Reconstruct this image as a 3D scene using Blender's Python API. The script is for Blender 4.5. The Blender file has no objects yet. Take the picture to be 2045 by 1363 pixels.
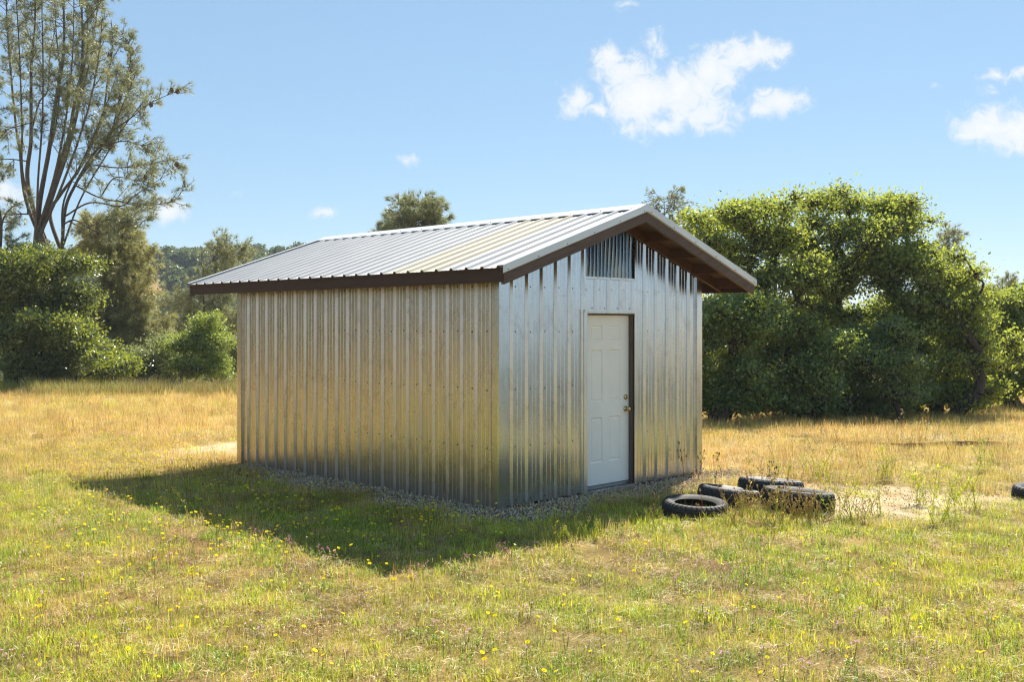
import bpy, bmesh, math, random
import numpy as np
from mathutils import Vector, Matrix

rng = np.random.default_rng(7)
random.seed(7)
R = math.radians
scene = bpy.context.scene
COL = scene.collection
HZ, F, CX, CAMZ = 648.0, 2037.0, 1022.5, 1.94        # horizon row, focal length and centre of the photo, eye height


# ------------------------------------------------------------------ helpers
def tag(o, label=None, cat=None, group=None, kind=None):
    if label: o['label'] = label
    if cat: o['category'] = cat
    if group: o['group'] = group
    if kind: o['kind'] = kind
    return o


def empty(name, loc, rz=0.0):
    o = bpy.data.objects.new(name, None)
    COL.objects.link(o)
    o.location = loc
    o.rotation_euler = (0, 0, rz)
    o.empty_display_size = 0.2
    return o


class Geo:
    """collects arrays of vertices and faces, builds one mesh object"""
    def __init__(s):
        s.V = []; s.T = []; s.Q = []; s.n = 0
        s.TM = []; s.QM = []; s.A = []

    def add(s, V, Q=None, T=None, m=0, a=None):
        V = np.asarray(V, dtype=np.float64).reshape(-1, 3)
        if Q is not None and len(Q):
            Q = np.asarray(Q, dtype=np.int64).reshape(-1, 4) + s.n
            s.Q.append(Q); s.QM.append(np.full(len(Q), m))
        if T is not None and len(T):
            T = np.asarray(T, dtype=np.int64).reshape(-1, 3) + s.n
            s.T.append(T); s.TM.append(np.full(len(T), m))
        s.V.append(V); s.n += len(V)
        s.A.append(np.full(len(V), 0.5) if a is None else np.broadcast_to(a, (len(V),)))
        return s

    def mesh(s, name, mats, smooth=False, col=None):
        me = bpy.data.meshes.new(name)
        V = np.concatenate(s.V)
        Q = np.concatenate(s.Q) if s.Q else np.zeros((0, 4), int)
        T = np.concatenate(s.T) if s.T else np.zeros((0, 3), int)
        me.vertices.add(len(V)); me.vertices.foreach_set('co', V.ravel())
        loops = np.concatenate([Q.ravel(), T.ravel()])
        me.loops.add(len(loops)); me.loops.foreach_set('vertex_index', loops.astype(np.int32))
        nf = len(Q) + len(T)
        me.polygons.add(nf)
        ls = np.concatenate([np.arange(len(Q)) * 4, len(Q) * 4 + np.arange(len(T)) * 3])
        me.polygons.foreach_set('loop_start', ls.astype(np.int32))
        mi = np.concatenate((s.QM or [np.zeros(0)]) + (s.TM or [np.zeros(0)]))
        me.polygons.foreach_set('material_index', mi.astype(np.int32))
        me.polygons.foreach_set('use_smooth', np.full(nf, smooth))
        at = me.attributes.new('rnd', 'FLOAT', 'POINT')
        at.data.foreach_set('value', np.concatenate(s.A).astype(np.float32))
        for m in (mats if isinstance(mats, (list, tuple)) else [mats]): me.materials.append(m)
        me.update(calc_edges=True)
        return me

    def build(s, name, mats, parent=None, smooth=False, link=True):
        o = bpy.data.objects.new(name, s.mesh(name, mats, smooth))
        if link: COL.objects.link(o)
        if parent: o.parent = parent
        return o


def box(g, x0, x1, y0, y1, z0, z1, m=0):
    V = [(x0, y0, z0), (x1, y0, z0), (x1, y1, z0), (x0, y1, z0), (x0, y0, z1), (x1, y0, z1), (x1, y1, z1), (x0, y1, z1)]
    Q = [(0, 3, 2, 1), (4, 5, 6, 7), (0, 1, 5, 4), (1, 2, 6, 5), (2, 3, 7, 6), (3, 0, 4, 7)]
    g.add(V, Q, m=m)


def hexa(g, P, m=0):
    """eight corners: four below, four above, both counter-clockwise"""
    g.add(P, [(0, 3, 2, 1), (4, 5, 6, 7), (0, 1, 5, 4), (1, 2, 6, 5), (2, 3, 7, 6), (3, 0, 4, 7)], m=m)


def tube(g, P, r, n=6, m=0, a=None, cap=True):
    P = np.asarray(P, float); k = len(P)
    r = np.broadcast_to(np.asarray(r, float), (k,))
    t = np.gradient(P, axis=0); t /= np.linalg.norm(t, axis=1)[:, None] + 1e-9
    ref = np.array([0.31, 0.17, 0.93]) if abs(t[0][2]) < 0.8 else np.array([0.95, 0.27, 0.11])
    u = np.cross(t, ref); u /= np.linalg.norm(u, axis=1)[:, None] + 1e-9
    w = np.cross(t, u)
    an = np.arange(n) * 2 * np.pi / n
    V = P[:, None, :] + r[:, None, None] * (np.cos(an)[None, :, None] * u[:, None, :] + np.sin(an)[None, :, None] * w[:, None, :])
    i = np.arange(k - 1)[:, None] * n; j = np.arange(n)[None, :]; jn = (j + 1) % n
    Q = np.stack([i + j, i + jn, i + n + jn, i + n + j], -1).reshape(-1, 4)
    T = []
    V = V.reshape(-1, 3)
    if cap:
        V = np.concatenate([V, P[-1:]]); c = k * n; b = (k - 1) * n
        T = [(b + q, b + (q + 1) % n, c) for q in range(n)]
    g.add(V, Q, T, m=m, a=a)


def curve(pts, k=8):
    """smooth resampling through points (Catmull-Rom)"""
    P = np.asarray(pts, float)
    if len(P) < 3: return P
    E = np.concatenate([[2 * P[0] - P[1]], P, [2 * P[-1] - P[-2]]])
    out = []
    for i in range(len(P) - 1):
        a, b, c, d = E[i:i + 4]
        for t in np.arange(k) / k:
            out.append(0.5 * ((2 * b) + (c - a) * t + (2 * a - 5 * b + 4 * c - d) * t * t + (3 * b - a - 3 * c + d) * t ** 3))
    out.append(P[-1])
    return np.array(out)


def _hash(ix, iy, seed):
    h = (ix.astype(np.int64) * 374761393 + iy.astype(np.int64) * 668265263 + seed * 1442695041) & 0xffffffff
    h = ((h ^ (h >> 13)) * 1274126177) & 0xffffffff
    return ((h ^ (h >> 16)) & 0xffff) / 65535.0


def vnoise(x, y, seed=0):
    x = np.asarray(x, float); y = np.asarray(y, float)
    ix = np.floor(x); iy = np.floor(y); fx = x - ix; fy = y - iy
    fx = fx * fx * (3 - 2 * fx); fy = fy * fy * (3 - 2 * fy)
    a = _hash(ix, iy, seed); b = _hash(ix + 1, iy, seed); c = _hash(ix, iy + 1, seed); d = _hash(ix + 1, iy + 1, seed)
    return (a * (1 - fx) + b * fx) * (1 - fy) + (c * (1 - fx) + d * fx) * fy


def fbm(x, y, seed=0, o=4):
    s = 0; a = 0.5; t = 0
    for k in range(o):
        s = s + a * vnoise(x * 2 ** k, y * 2 ** k, seed + k * 17); t += a; a *= 0.5
    return s / t


def sst(a, b, x):
    t = np.clip((np.asarray(x, float) - a) / (b - a), 0, 1)
    return t * t * (3 - 2 * t)


# ------------------------------------------------------------------ terrain
def ground_z(x, y, rough=True):
    x = np.asarray(x, float); y = np.asarray(y, float)
    sl = 0.021 + 0.018 * sst(-2, 6, x)
    d = np.clip(y - 13.5, 0, None)
    soft = d * d / (d + 3.0)
    near = np.minimum(soft, 22.0)
    far = np.clip(soft - 22.0, 0, None)
    z = -sl * near - (0.05 - 0.045 * sst(-2, 6, x)) * np.minimum(far, 110)
    e = np.clip(x - 8.0, 0, None)
    z = z - 0.24 * np.minimum(e * e / (e + 4.0), 90) * sst(23, 16, y)
    if rough:
        z = z + 0.05 * (fbm(x * 0.45, y * 0.45, 3, 3) - 0.5) * sst(1.0, 4, np.hypot(x - 0, y - 11.5))
        # eroded lip in the meadow to the right of the shed
        lip = 17.6 + 0.35 * np.sin(x * 1.7) + 0.5 * (vnoise(x * 1.3, x * 0.0 + 3.3, 9) - .5) - 0.22 * (x - 6)
        z = z - 0.46 * sst(0.03, -0.06, y - lip) * sst(-1.2, -0.1, y - lip) * sst(4.6, 5.4, x) * sst(9.6, 8.2, x)
    return z


def gz(x, y): return float(ground_z(np.array([x]), np.array([y]))[0])


def P(px, py, d):
    """point seen at a photo pixel at depth d"""
    return np.array([(px - CX) / F * d, d, CAMZ - (py - HZ) / F * d])


def on_ground(px, py):
    k = (px - CX) / F; s = (py - HZ) / F
    d = np.arange(3.0, 120, 0.02)
    hit = np.nonzero(CAMZ - s * d <= ground_z(k * d, d))[0]
    dd = d[hit[0]] if len(hit) else 60.0
    return np.array([k * dd, dd, gz(k * dd, dd)])


# ------------------------------------------------------------------ materials
def new_mat(name):
    m = bpy.data.materials.new(name); m.use_nodes = True
    nt = m.node_tree; nt.nodes.clear()
    out = nt.nodes.new('ShaderNodeOutputMaterial')
    return m, nt, out


class NT:
    def __init__(s, nt): s.nt = nt

    def n(s, typ, **kw):
        nd = s.nt.nodes.new(typ)
        for k, v in kw.items(): setattr(nd, k, v)
        return nd

    def L(s, a, b): s.nt.links.new(a, b)

    def val(s, sock, v):
        if isinstance(v, bpy.types.NodeSocket): s.L(v, sock)
        else: sock.default_value = v

    def math(s, op, a, b=0.5, clamp=False):
        nd = s.n('ShaderNodeMath', operation=op, use_clamp=clamp)
        s.val(nd.inputs[0], a); s.val(nd.inputs[1], b)
        return nd.outputs[0]

    def noise(s, vec, scale, detail=4, rough=0.55, dist=0.0):
        nd = s.n('ShaderNodeTexNoise')
        if vec is not None: s.L(vec, nd.inputs['Vector'])
        nd.inputs['Scale'].default_value = scale; nd.inputs['Detail'].default_value = detail
        nd.inputs['Roughness'].default_value = rough; nd.inputs['Distortion'].default_value = dist
        return nd.outputs['Fac']

    def mapping(s, vec, scale=(1, 1, 1), rot=(0, 0, 0), loc=(0, 0, 0)):
        nd = s.n('ShaderNodeMapping')
        s.L(vec, nd.inputs['Vector'])
        nd.inputs['Scale'].default_value = scale; nd.inputs['Rotation'].default_value = rot; nd.inputs['Location'].default_value = loc
        return nd.outputs[0]

    def ramp(s, fac, stops, interp='LINEAR'):
        nd = s.n('ShaderNodeValToRGB'); s.val(nd.inputs[0], fac)
        cr = nd.color_ramp; cr.interpolation = interp
        while len(cr.elements) < len(stops): cr.elements.new(0.5)
        for e, (p, c) in zip(cr.elements, stops):
            e.position = p
            e.color = (c, c, c, 1) if isinstance(c, (int, float)) else (*c, 1)
        return nd.outputs[0]

    def mix(s, fac, a, b, typ='MIX'):
        nd = s.n('ShaderNodeMix', data_type='RGBA', blend_type=typ)
        s.val(nd.inputs[0], fac)
        for sock, v in ((nd.inputs[6], a), (nd.inputs[7], b)):
            s.val(sock, (*v, 1) if isinstance(v, tuple) and len(v) == 3 else v)
        return nd.outputs[2]

    def bump(s, h, strength=0.3, dist=0.01, nrm=None):
        nd = s.n('ShaderNodeBump'); s.L(h, nd.inputs['Height'])
        nd.inputs['Strength'].default_value = strength; nd.inputs['Distance'].default_value = dist
        if nrm is not None: s.L(nrm, nd.inputs['Normal'])
        return nd.outputs[0]

    def obj(s): return s.n('ShaderNodeTexCoord').outputs['Object']

    def pos(s): return s.n('ShaderNodeNewGeometry').outputs['Position']

    def attr(s, name, out='Fac'):
        nd = s.n('ShaderNodeAttribute', attribute_name=name); return nd.outputs[out]

    def principled(s, out, color=None, rough=0.5, metal=0.0, nrm=None, **kw):
        b = s.n('ShaderNodeBsdfPrincipled')
        s.val(b.inputs['Base Color'], (*color, 1) if isinstance(color, tuple) and len(color) == 3 else color)
        s.val(b.inputs['Roughness'], rough); s.val(b.inputs['Metallic'], metal)
        if nrm is not None: s.L(nrm, b.inputs['Normal'])
        for k, v in kw.items(): s.val(b.inputs[k.replace('_', ' ')], v)
        s.L(b.outputs[0], out.inputs['Surface'])
        return b


def mat_leaf(name, stops, trans, tfac=0.45, gloss=0.05, nscale=0.6, var=0.5):
    m, nt, out = new_mat(name); k = NT(nt)
    r = k.attr('rnd')
    n = k.noise(k.pos(), nscale, 2)
    f = k.math('ADD', k.math('MULTIPLY', r, 1 - var), k.math('MULTIPLY', n, var))
    c = k.ramp(f, stops)
    d = k.n('ShaderNodeBsdfDiffuse'); k.L(c, d.inputs[0])
    t = k.n('ShaderNodeBsdfTranslucent'); k.L(k.mix(0.6, c, trans), t.inputs[0])
    mx = k.n('ShaderNodeMixShader'); mx.inputs[0].default_value = tfac
    k.L(d.outputs[0], mx.inputs[1]); k.L(t.outputs[0], mx.inputs[2])
    g = k.n('ShaderNodeBsdfGlossy'); g.inputs['Roughness'].default_value = 0.38; g.inputs[0].default_value = (0.9, 0.95, 0.9, 1)
    m2 = k.n('ShaderNodeMixShader'); m2.inputs[0].default_value = gloss
    k.L(mx.outputs[0], m2.inputs[1]); k.L(g.outputs[0], m2.inputs[2])
    k.L(m2.outputs[0], out.inputs[0])
    return m


def mat_bark(name, a, b):
    m, nt, out = new_mat(name); k = NT(nt)
    v = k.mapping(k.obj(), (6, 6, 1.2))
    n = k.noise(v, 3.0, 6, 0.7)
    c = k.ramp(n, [(0.3, a), (0.7, b)])
    k.principled(out, c, 0.9, nrm=k.bump(n, 0.8, 0.03))
    return m


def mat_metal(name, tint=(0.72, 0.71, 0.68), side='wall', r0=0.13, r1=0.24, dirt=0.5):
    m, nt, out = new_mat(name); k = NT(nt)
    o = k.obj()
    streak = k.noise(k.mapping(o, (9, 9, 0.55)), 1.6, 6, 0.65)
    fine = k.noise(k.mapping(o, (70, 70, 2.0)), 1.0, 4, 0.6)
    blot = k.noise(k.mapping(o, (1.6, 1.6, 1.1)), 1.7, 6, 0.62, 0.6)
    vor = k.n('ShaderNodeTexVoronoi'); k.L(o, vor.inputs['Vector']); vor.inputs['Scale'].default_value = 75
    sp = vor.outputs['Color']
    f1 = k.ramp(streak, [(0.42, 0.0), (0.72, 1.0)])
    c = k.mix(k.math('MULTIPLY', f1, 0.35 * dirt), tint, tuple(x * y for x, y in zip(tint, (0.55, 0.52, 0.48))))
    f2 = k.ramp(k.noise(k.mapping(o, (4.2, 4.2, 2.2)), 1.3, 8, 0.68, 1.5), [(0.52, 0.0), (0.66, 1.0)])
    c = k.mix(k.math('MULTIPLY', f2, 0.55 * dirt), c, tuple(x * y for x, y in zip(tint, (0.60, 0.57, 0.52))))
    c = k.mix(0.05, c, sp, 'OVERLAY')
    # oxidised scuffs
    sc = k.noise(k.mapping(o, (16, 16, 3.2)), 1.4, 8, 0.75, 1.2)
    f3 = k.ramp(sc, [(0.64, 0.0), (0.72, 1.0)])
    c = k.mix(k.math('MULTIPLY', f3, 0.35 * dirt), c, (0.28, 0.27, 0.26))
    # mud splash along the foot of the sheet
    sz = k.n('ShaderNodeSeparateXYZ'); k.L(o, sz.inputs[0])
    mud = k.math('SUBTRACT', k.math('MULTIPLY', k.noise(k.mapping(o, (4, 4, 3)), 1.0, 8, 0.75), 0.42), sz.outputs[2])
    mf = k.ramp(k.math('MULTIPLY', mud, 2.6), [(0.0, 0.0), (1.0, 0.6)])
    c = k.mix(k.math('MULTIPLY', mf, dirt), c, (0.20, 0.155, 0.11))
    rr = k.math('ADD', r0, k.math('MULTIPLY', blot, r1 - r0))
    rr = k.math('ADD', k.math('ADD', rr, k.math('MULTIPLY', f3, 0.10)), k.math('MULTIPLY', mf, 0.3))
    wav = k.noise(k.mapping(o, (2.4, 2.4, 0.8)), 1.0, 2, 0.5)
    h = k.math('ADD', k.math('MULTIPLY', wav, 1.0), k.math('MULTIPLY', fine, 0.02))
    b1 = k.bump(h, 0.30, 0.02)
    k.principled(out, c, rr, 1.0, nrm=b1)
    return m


def mat_roof(name, c0, c1, metal=0.35, rough=0.38):
    m, nt, out = new_mat(name); k = NT(nt)
    o = k.obj()
    n = k.noise(k.mapping(o, (1.2, 7, 1.2)), 1.5, 6, 0.6)
    c = k.mix(k.ramp(n, [(0.35, 0.0), (0.75, 1.0)]), c0, c1)
    k.principled(out, c, k.math('ADD', rough, k.math('MULTIPLY', n, 0.15)), metal, nrm=k.bump(n, 0.05, 0.01))
    return m


def mat_wood(name, c0, c1, axis='x', rot=(0, 0, 0)):
    m, nt, out = new_mat(name); k = NT(nt)
    sc = {'x': (1.0, 16, 16), 'y': (16, 1.0, 16), 'z': (16, 16, 1.0)}[axis]
    v = k.mapping(k.mapping(k.obj(), (1, 1, 1), rot), sc)
    n = k.noise(v, 1.6, 8, 0.68, 1.4)
    n2 = k.noise(k.obj(), 2.2, 3)
    c = k.mix(k.ramp(n, [(0.35, 0.0), (0.68, 1.0)]), c0, c1)
    c = k.mix(k.math('MULTIPLY', n2, 0.5), c, tuple(x * 0.55 for x in c0))
    k.principled(out, c, 0.75, nrm=k.bump(n, 0.5, 0.006))
    return m


def mat_plain(name, c, rough=0.5, metal=0.0, var=0.15, scale=6.0, bump=0.0, **kw):
    m, nt, out = new_mat(name); k = NT(nt)
    n = k.noise(k.obj(), scale, 5, 0.6)
    cc = k.mix(k.math('MULTIPLY', k.ramp(n, [(0.4, 0.0), (0.8, 1.0)]), var), c, tuple(x * 0.45 for x in c))
    k.principled(out, cc, k.math('ADD', rough, k.math('MULTIPLY', n, 0.1)), metal, nrm=k.bump(n, bump, 0.01) if bump else None, **kw)
    return m


def mat_ground():
    m, nt, out = new_mat('meadow_soil'); k = NT(nt)
    p = k.pos()
    big = k.noise(p, 0.22, 4, 0.55)
    mid = k.noise(p, 1.6, 5, 0.6)
    fine = k.noise(p, 55, 4, 0.7)
    fib = k.noise(k.mapping(p, (30, 90, 30), (0, 0, 0.7)), 1.0, 3, 0.6, 2.0)
    soil = k.ramp(fine, [(0.3, (0.05, 0.026, 0.012)), (0.7, (0.17, 0.095, 0.040))])
    straw = k.ramp(fib, [(0.3, (0.14, 0.085, 0.03)), (0.62, (0.40, 0.28, 0.10))])
    gold = k.ramp(fib, [(0.3, (0.36, 0.23, 0.07)), (0.65, (0.56, 0.40, 0.15))])
    green = k.ramp(fib, [(0.3, (0.10, 0.12, 0.03)), (0.65, (0.24, 0.24, 0.07))])
    c = k.mix(k.ramp(mid, [(0.38, 0.0), (0.62, 1.0)]), soil, straw)
    c = k.mix(k.math('MULTIPLY', k.ramp(big, [(0.42, 0.0), (0.60, 1.0)]), 0.45), c, green)
    sep = k.n('ShaderNodeSeparateXYZ'); k.L(p, sep.inputs[0])
    far = k.n('ShaderNodeMapRange'); k.L(sep.outputs[1], far.inputs[0])
    far.inputs[1].default_value = 11; far.inputs[2].default_value = 20; far.inputs[3].default_value = 0.15; far.inputs[4].default_value = 0.85
    c = k.mix(far.outputs[0], c, gold)
    val = k.n('ShaderNodeMapRange'); k.L(sep.outputs[2], val.inputs[0])
    val.inputs[1].default_value = -2.5; val.inputs[2].default_value = -5.0
    c = k.mix(val.outputs[0], c, k.ramp(big, [(0.3, (0.05, 0.07, 0.035)), (0.7, (0.12, 0.13, 0.07))]))
    # bare pale patches (attribute painted where gravelly soil shows) and the eroded lip
    c = k.mix(k.math('MULTIPLY', k.attr('bare'), k.ramp(mid, [(0.30, 0.45), (0.55, 1.0)])), c, k.ramp(fine, [(0.3, (0.42, 0.30, 0.17)), (0.7, (0.74, 0.60, 0.40))]))
    c = k.mix(k.attr('lip'), c, k.ramp(fine, [(0.3, (0.05, 0.025, 0.012)), (0.7, (0.13, 0.065, 0.03))]))
    k.principled(out, c, 0.95, nrm=k.bump(k.math('ADD', fine, fib), 0.7, 0.02), Specular_IOR_Level=0.1)
    return m


def mat_grass():
    m, nt, out = new_mat('meadow_blades'); k = NT(nt)
    c0 = k.attr('bladecol', 'Color')
    p = k.pos()
    n = k.noise(p, 0.9, 3, 0.6)
    n2 = k.noise(k.mapping(p, (1, 1, 0)), 0.25, 3)
    c = k.mix(k.ramp(n, [(0.45, 0.0), (0.70, 0.22)]), c0, (0.54, 0.36, 0.08))
    c = k.mix(k.ramp(n2, [(0.45, 0.0), (0.65, 0.30)]), c, (0.34, 0.40, 0.04))
    info = k.n('ShaderNodeObjectInfo')
    hv = k.n('ShaderNodeHueSaturation')
    k.L(k.math('ADD', 0.75, k.math('MULTIPLY', info.outputs['Random'], 0.6)), hv.inputs['Value'])
    k.L(c, hv.inputs['Color'])
    c = hv.outputs[0]
    d = k.n('ShaderNodeBsdfDiffuse'); k.L(c, d.inputs[0])
    t = k.n('ShaderNodeBsdfTranslucent'); k.L(c, t.inputs[0])
    mx = k.n('ShaderNodeMixShader'); mx.inputs[0].default_value = 0.45
    k.L(d.outputs[0], mx.inputs[1]); k.L(t.outputs[0], mx.inputs[2])
    g = k.n('ShaderNodeBsdfGlossy'); g.inputs['Roughness'].default_value = 0.45
    m2 = k.n('ShaderNodeMixShader'); m2.inputs[0].default_value = 0.04
    k.L(mx.outputs[0], m2.inputs[1]); k.L(g.outputs[0], m2.inputs[2])
    k.L(m2.outputs[0], out.inputs[0])
    return m


def mat_attrcol(name, tfac=0.35):
    m, nt, out = new_mat(name); k = NT(nt)
    c = k.attr('bladecol', 'Color')
    d = k.n('ShaderNodeBsdfDiffuse'); k.L(c, d.inputs[0])
    t = k.n('ShaderNodeBsdfTranslucent'); k.L(c, t.inputs[0])
    mx = k.n('ShaderNodeMixShader'); mx.inputs[0].default_value = tfac
    k.L(d.outputs[0], mx.inputs[1]); k.L(t.outputs[0], mx.inputs[2])
    k.L(mx.outputs[0], out.inputs[0])
    return m


def mat_hill():
    m, nt, out = new_mat('hillside_soil'); k = NT(nt)
    p = k.pos()
    n = k.noise(p, 0.03, 5, 0.6)
    c = k.ramp(n, [(0.50, (0.10, 0.11, 0.04)), (0.58, (0.46, 0.22, 0.09)), (0.7, (0.36, 0.26, 0.12))])
    k.principled(out, c, 0.95)
    return m


M = {}
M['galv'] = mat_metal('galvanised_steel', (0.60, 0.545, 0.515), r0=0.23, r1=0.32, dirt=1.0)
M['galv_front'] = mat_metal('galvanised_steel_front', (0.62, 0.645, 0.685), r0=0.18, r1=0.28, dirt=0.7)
M['trim'] = mat_metal('galvanised_trim', (0.68, 0.69, 0.69), r0=0.25, r1=0.4, dirt=0.3)
M['roof'] = mat_roof('roof_steel', (0.49, 0.485, 0.475), (0.40, 0.40, 0.40), 0.25, 0.46)
M['roof_cream'] = mat_roof('roof_steel_cream', (0.57, 0.51, 0.38), (0.48, 0.43, 0.32), 0.2, 0.46)
M['rake'] = mat_roof('roof_trim_steel', (0.72, 0.72, 0.72), (0.60, 0.60, 0.61), 0.25, 0.32)
RS = math.atan(0.339)
M['fascia'] = mat_wood('stained_fascia', (0.075, 0.030, 0.018), (0.035, 0.016, 0.011), 'y')
M['fascia_x'] = mat_wood('stained_rafter', (0.105, 0.042, 0.025), (0.055, 0.024, 0.015), 'x', (0, RS, 0))
M['barge'] = mat_wood('weathered_barge_board', (0.15, 0.095, 0.072), (0.055, 0.036, 0.030), 'x', (0, RS, 0))
M['osb'] = mat_plain('roof_sheathing', (0.12, 0.068, 0.042), 0.8, var=0.9, scale=9)
M['jamb'] = mat_wood('jamb_wood', (0.17, 0.11, 0.085), (0.08, 0.052, 0.04), 'z')
M['skid'] = mat_wood('skid_wood', (0.10, 0.045, 0.025), (0.05, 0.024, 0.015), 'x')
M['door'] = mat_plain('door_paint', (0.96, 0.91, 0.83), 0.42, var=0.12, scale=3.0)
M['brass'] = mat_plain('tarnished_brass', (0.62, 0.46, 0.20), 0.22, 1.0, var=0.5, scale=40)
M['screw'] = mat_plain('screw_heads', (0.10, 0.095, 0.09), 0.5, 0.6)
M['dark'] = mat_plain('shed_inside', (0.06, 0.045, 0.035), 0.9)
M['sill'] = mat_plain('door_sill_metal', (0.42, 0.42, 0.42), 0.45, 0.7, var=0.5)
M['rubber'] = mat_plain('old_rubber', (0.016, 0.016, 0.016), 0.66, var=0.3, scale=14, bump=0.15)
M['rubber_worn'] = mat_plain('dusty_rubber', (0.026, 0.025, 0.024), 0.56, var=0.4, scale=9, bump=0.15)
M['ground'] = mat_ground()
M['grass'] = mat_grass()
M['flower'] = mat_attrcol('petals', 0.3)
M['weed'] = mat_attrcol('weed_stalks', 0.5)
M['hill'] = mat_hill()
M['gravel'] = None


def mat_gravel():
    m, nt, out = new_mat('gravel_stone'); k = NT(nt)
    info = k.n('ShaderNodeObjectInfo')
    c = k.ramp(info.outputs['Random'], [(0.0, (0.20, 0.15, 0.10)), (0.35, (0.50, 0.39, 0.27)), (0.7, (0.70, 0.57, 0.41)), (1.0, (0.86, 0.74, 0.56))])
    n = k.noise(k.obj(), 40, 3)
    k.principled(out, k.mix(k.math('MULTIPLY', n, 0.5), c, (0.2, 0.15, 0.1)), 0.85)
    return m


M['gravel'] = mat_gravel()


def mat_poly():
    m, nt, out = new_mat('clear_corrugated_plastic'); k = NT(nt)
    g = k.n('ShaderNodeBsdfGlossy'); g.inputs['Roughness'].default_value = 0.06; g.inputs[0].default_value = (0.9, 0.93, 0.95, 1)
    t = k.n('ShaderNodeBsdfTransparent'); t.inputs[0].default_value = (0.80, 0.84, 0.82, 1)
    d = k.n('ShaderNodeBsdfDiffuse'); d.inputs[0].default_value = (0.45, 0.46, 0.46, 1)
    mx = k.n('ShaderNodeMixShader'); mx.inputs[0].default_value = 0.06
    k.L(t.outputs[0], mx.inputs[1]); k.L(d.outputs[0], mx.inputs[2])
    fr = k.n('ShaderNodeLayerWeight'); fr.inputs[0].default_value = 0.62
    m2 = k.n('ShaderNodeMixShader'); k.L(k.math('ADD', fr.outputs['Fresnel'], 0.06, True), m2.inputs[0])
    k.L(mx.outputs[0], m2.inputs[1]); k.L(g.outputs[0], m2.inputs[2])
    k.L(m2.outputs[0], out.inputs[0])
    return m


M['poly'] = mat_poly()

M['oak'] = mat_leaf('oak_leaves', [(0.25, (0.050, 0.084, 0.018)), (0.5, (0.120, 0.172, 0.030)), (0.8, (0.25, 0.29, 0.052))], (0.60, 0.66, 0.075), 0.53, 0.05, 0.5, 0.6)
M['liveoak'] = mat_leaf('live_oak_leaves', [(0.25, (0.043, 0.082, 0.023)), (0.55, (0.094, 0.151, 0.034)), (0.85, (0.215, 0.272, 0.049))], (0.505, 0.622, 0.067), 0.42, 0.07)
M['brightoak'] = mat_leaf('young_oak_leaves', [(0.30, (0.026, 0.048, 0.012)), (0.55, (0.088, 0.137, 0.024)), (0.85, (0.307, 0.342, 0.042))], (0.589, 0.637, 0.053), 0.46, 0.08, 1.1, 0.6)
M['shrub'] = mat_leaf('shrub_leaves', [(0.25, (0.063, 0.117, 0.030)), (0.55, (0.155, 0.235, 0.048)), (0.9, (0.398, 0.433, 0.072))], (0.649, 0.722, 0.091), 0.45, 0.07)
M['greyshrub'] = mat_leaf('grey_shrub_leaves', [(0.25, (0.094, 0.131, 0.056)), (0.6, (0.188, 0.235, 0.104)), (0.9, (0.319, 0.356, 0.150))], (0.488, 0.525, 0.169), 0.4, 0.05)
M['pine'] = mat_leaf('pine_needles', [(0.25, (0.113, 0.141, 0.075)), (0.55, (0.218, 0.246, 0.122)), (0.9, (0.397, 0.377, 0.189))], (0.530, 0.530, 0.228), 0.32, 0.06)
M['pine_olive'] = mat_leaf('olive_pine_needles', [(0.25, (0.138, 0.150, 0.056)), (0.55, (0.288, 0.281, 0.106)), (0.9, (0.500, 0.450, 0.188))], (0.600, 0.575, 0.200), 0.38, 0.06)
M['hilltree'] = mat_leaf('far_tree_leaves', [(0.2, (0.042, 0.063, 0.030)), (0.5, (0.075, 0.105, 0.045)), (0.9, (0.128, 0.158, 0.063))], (0.240, 0.285, 0.075), 0.35, 0.03, 0.08)
M['bark'] = mat_bark('oak_bark', (0.030, 0.022, 0.016), (0.085, 0.064, 0.048))
M['pinebark'] = mat_bark('pine_bark', (0.050, 0.038, 0.030), (0.17, 0.135, 0.105))
M['deadwood'] = mat_bark('dead_wood', (0.06, 0.042, 0.032), (0.20, 0.16, 0.13))
M['cone'] = mat_plain('pine_cone_scales', (0.11, 0.055, 0.03), 0.8, var=0.7, scale=30)


# ------------------------------------------------------------------ setting: ground, hill
def axis_pts(segs):
    out = []
    for a, b, s in segs: out.append(np.arange(a, b, s))
    out.append([segs[-1][1]])
    return np.concatenate(out)


def sheet(name, xs, ys, zf, mat, extra=None):
    X, Y = np.meshgrid(xs, ys, indexing='ij')
    Z = zf(X, Y)
    V = np.stack([X, Y, Z], -1).reshape(-1, 3)
    nx, ny = len(xs), len(ys)
    i = np.arange(nx - 1)[:, None] * ny; j = np.arange(ny - 1)[None, :]
    Q = np.stack([i + j, i + ny + j, i + ny + j + 1, i + j + 1], -1).reshape(-1, 4)
    g = Geo().add(V, Q)
    o = g.build(name, mat, smooth=True)
    for nm, fn in (extra or {}).items():
        at = o.data.attributes.new(nm, 'FLOAT', 'POINT')
        at.data.foreach_set('value', fn(V[:, 0], V[:, 1]).astype(np.float32))
    o['kind'] = 'structure'
    return o


def bare_mask(x, y):
    """pale gravelly soil: beside the tyres, and behind the far corner of the shed"""
    w = 0.9 * (fbm(x * 1.3, y * 1.3, 21) - 0.5)
    a = sst(1.05, 0.45, np.hypot((x - 4.2) / 1.55, (y - 11.25) / 1.2) + w)
    b = sst(1.05, 0.45, np.hypot((x + 4.7) / 1.25, (y - 15.6) / 1.5) + w)
    return np.maximum(a, b * 0.92)


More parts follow.
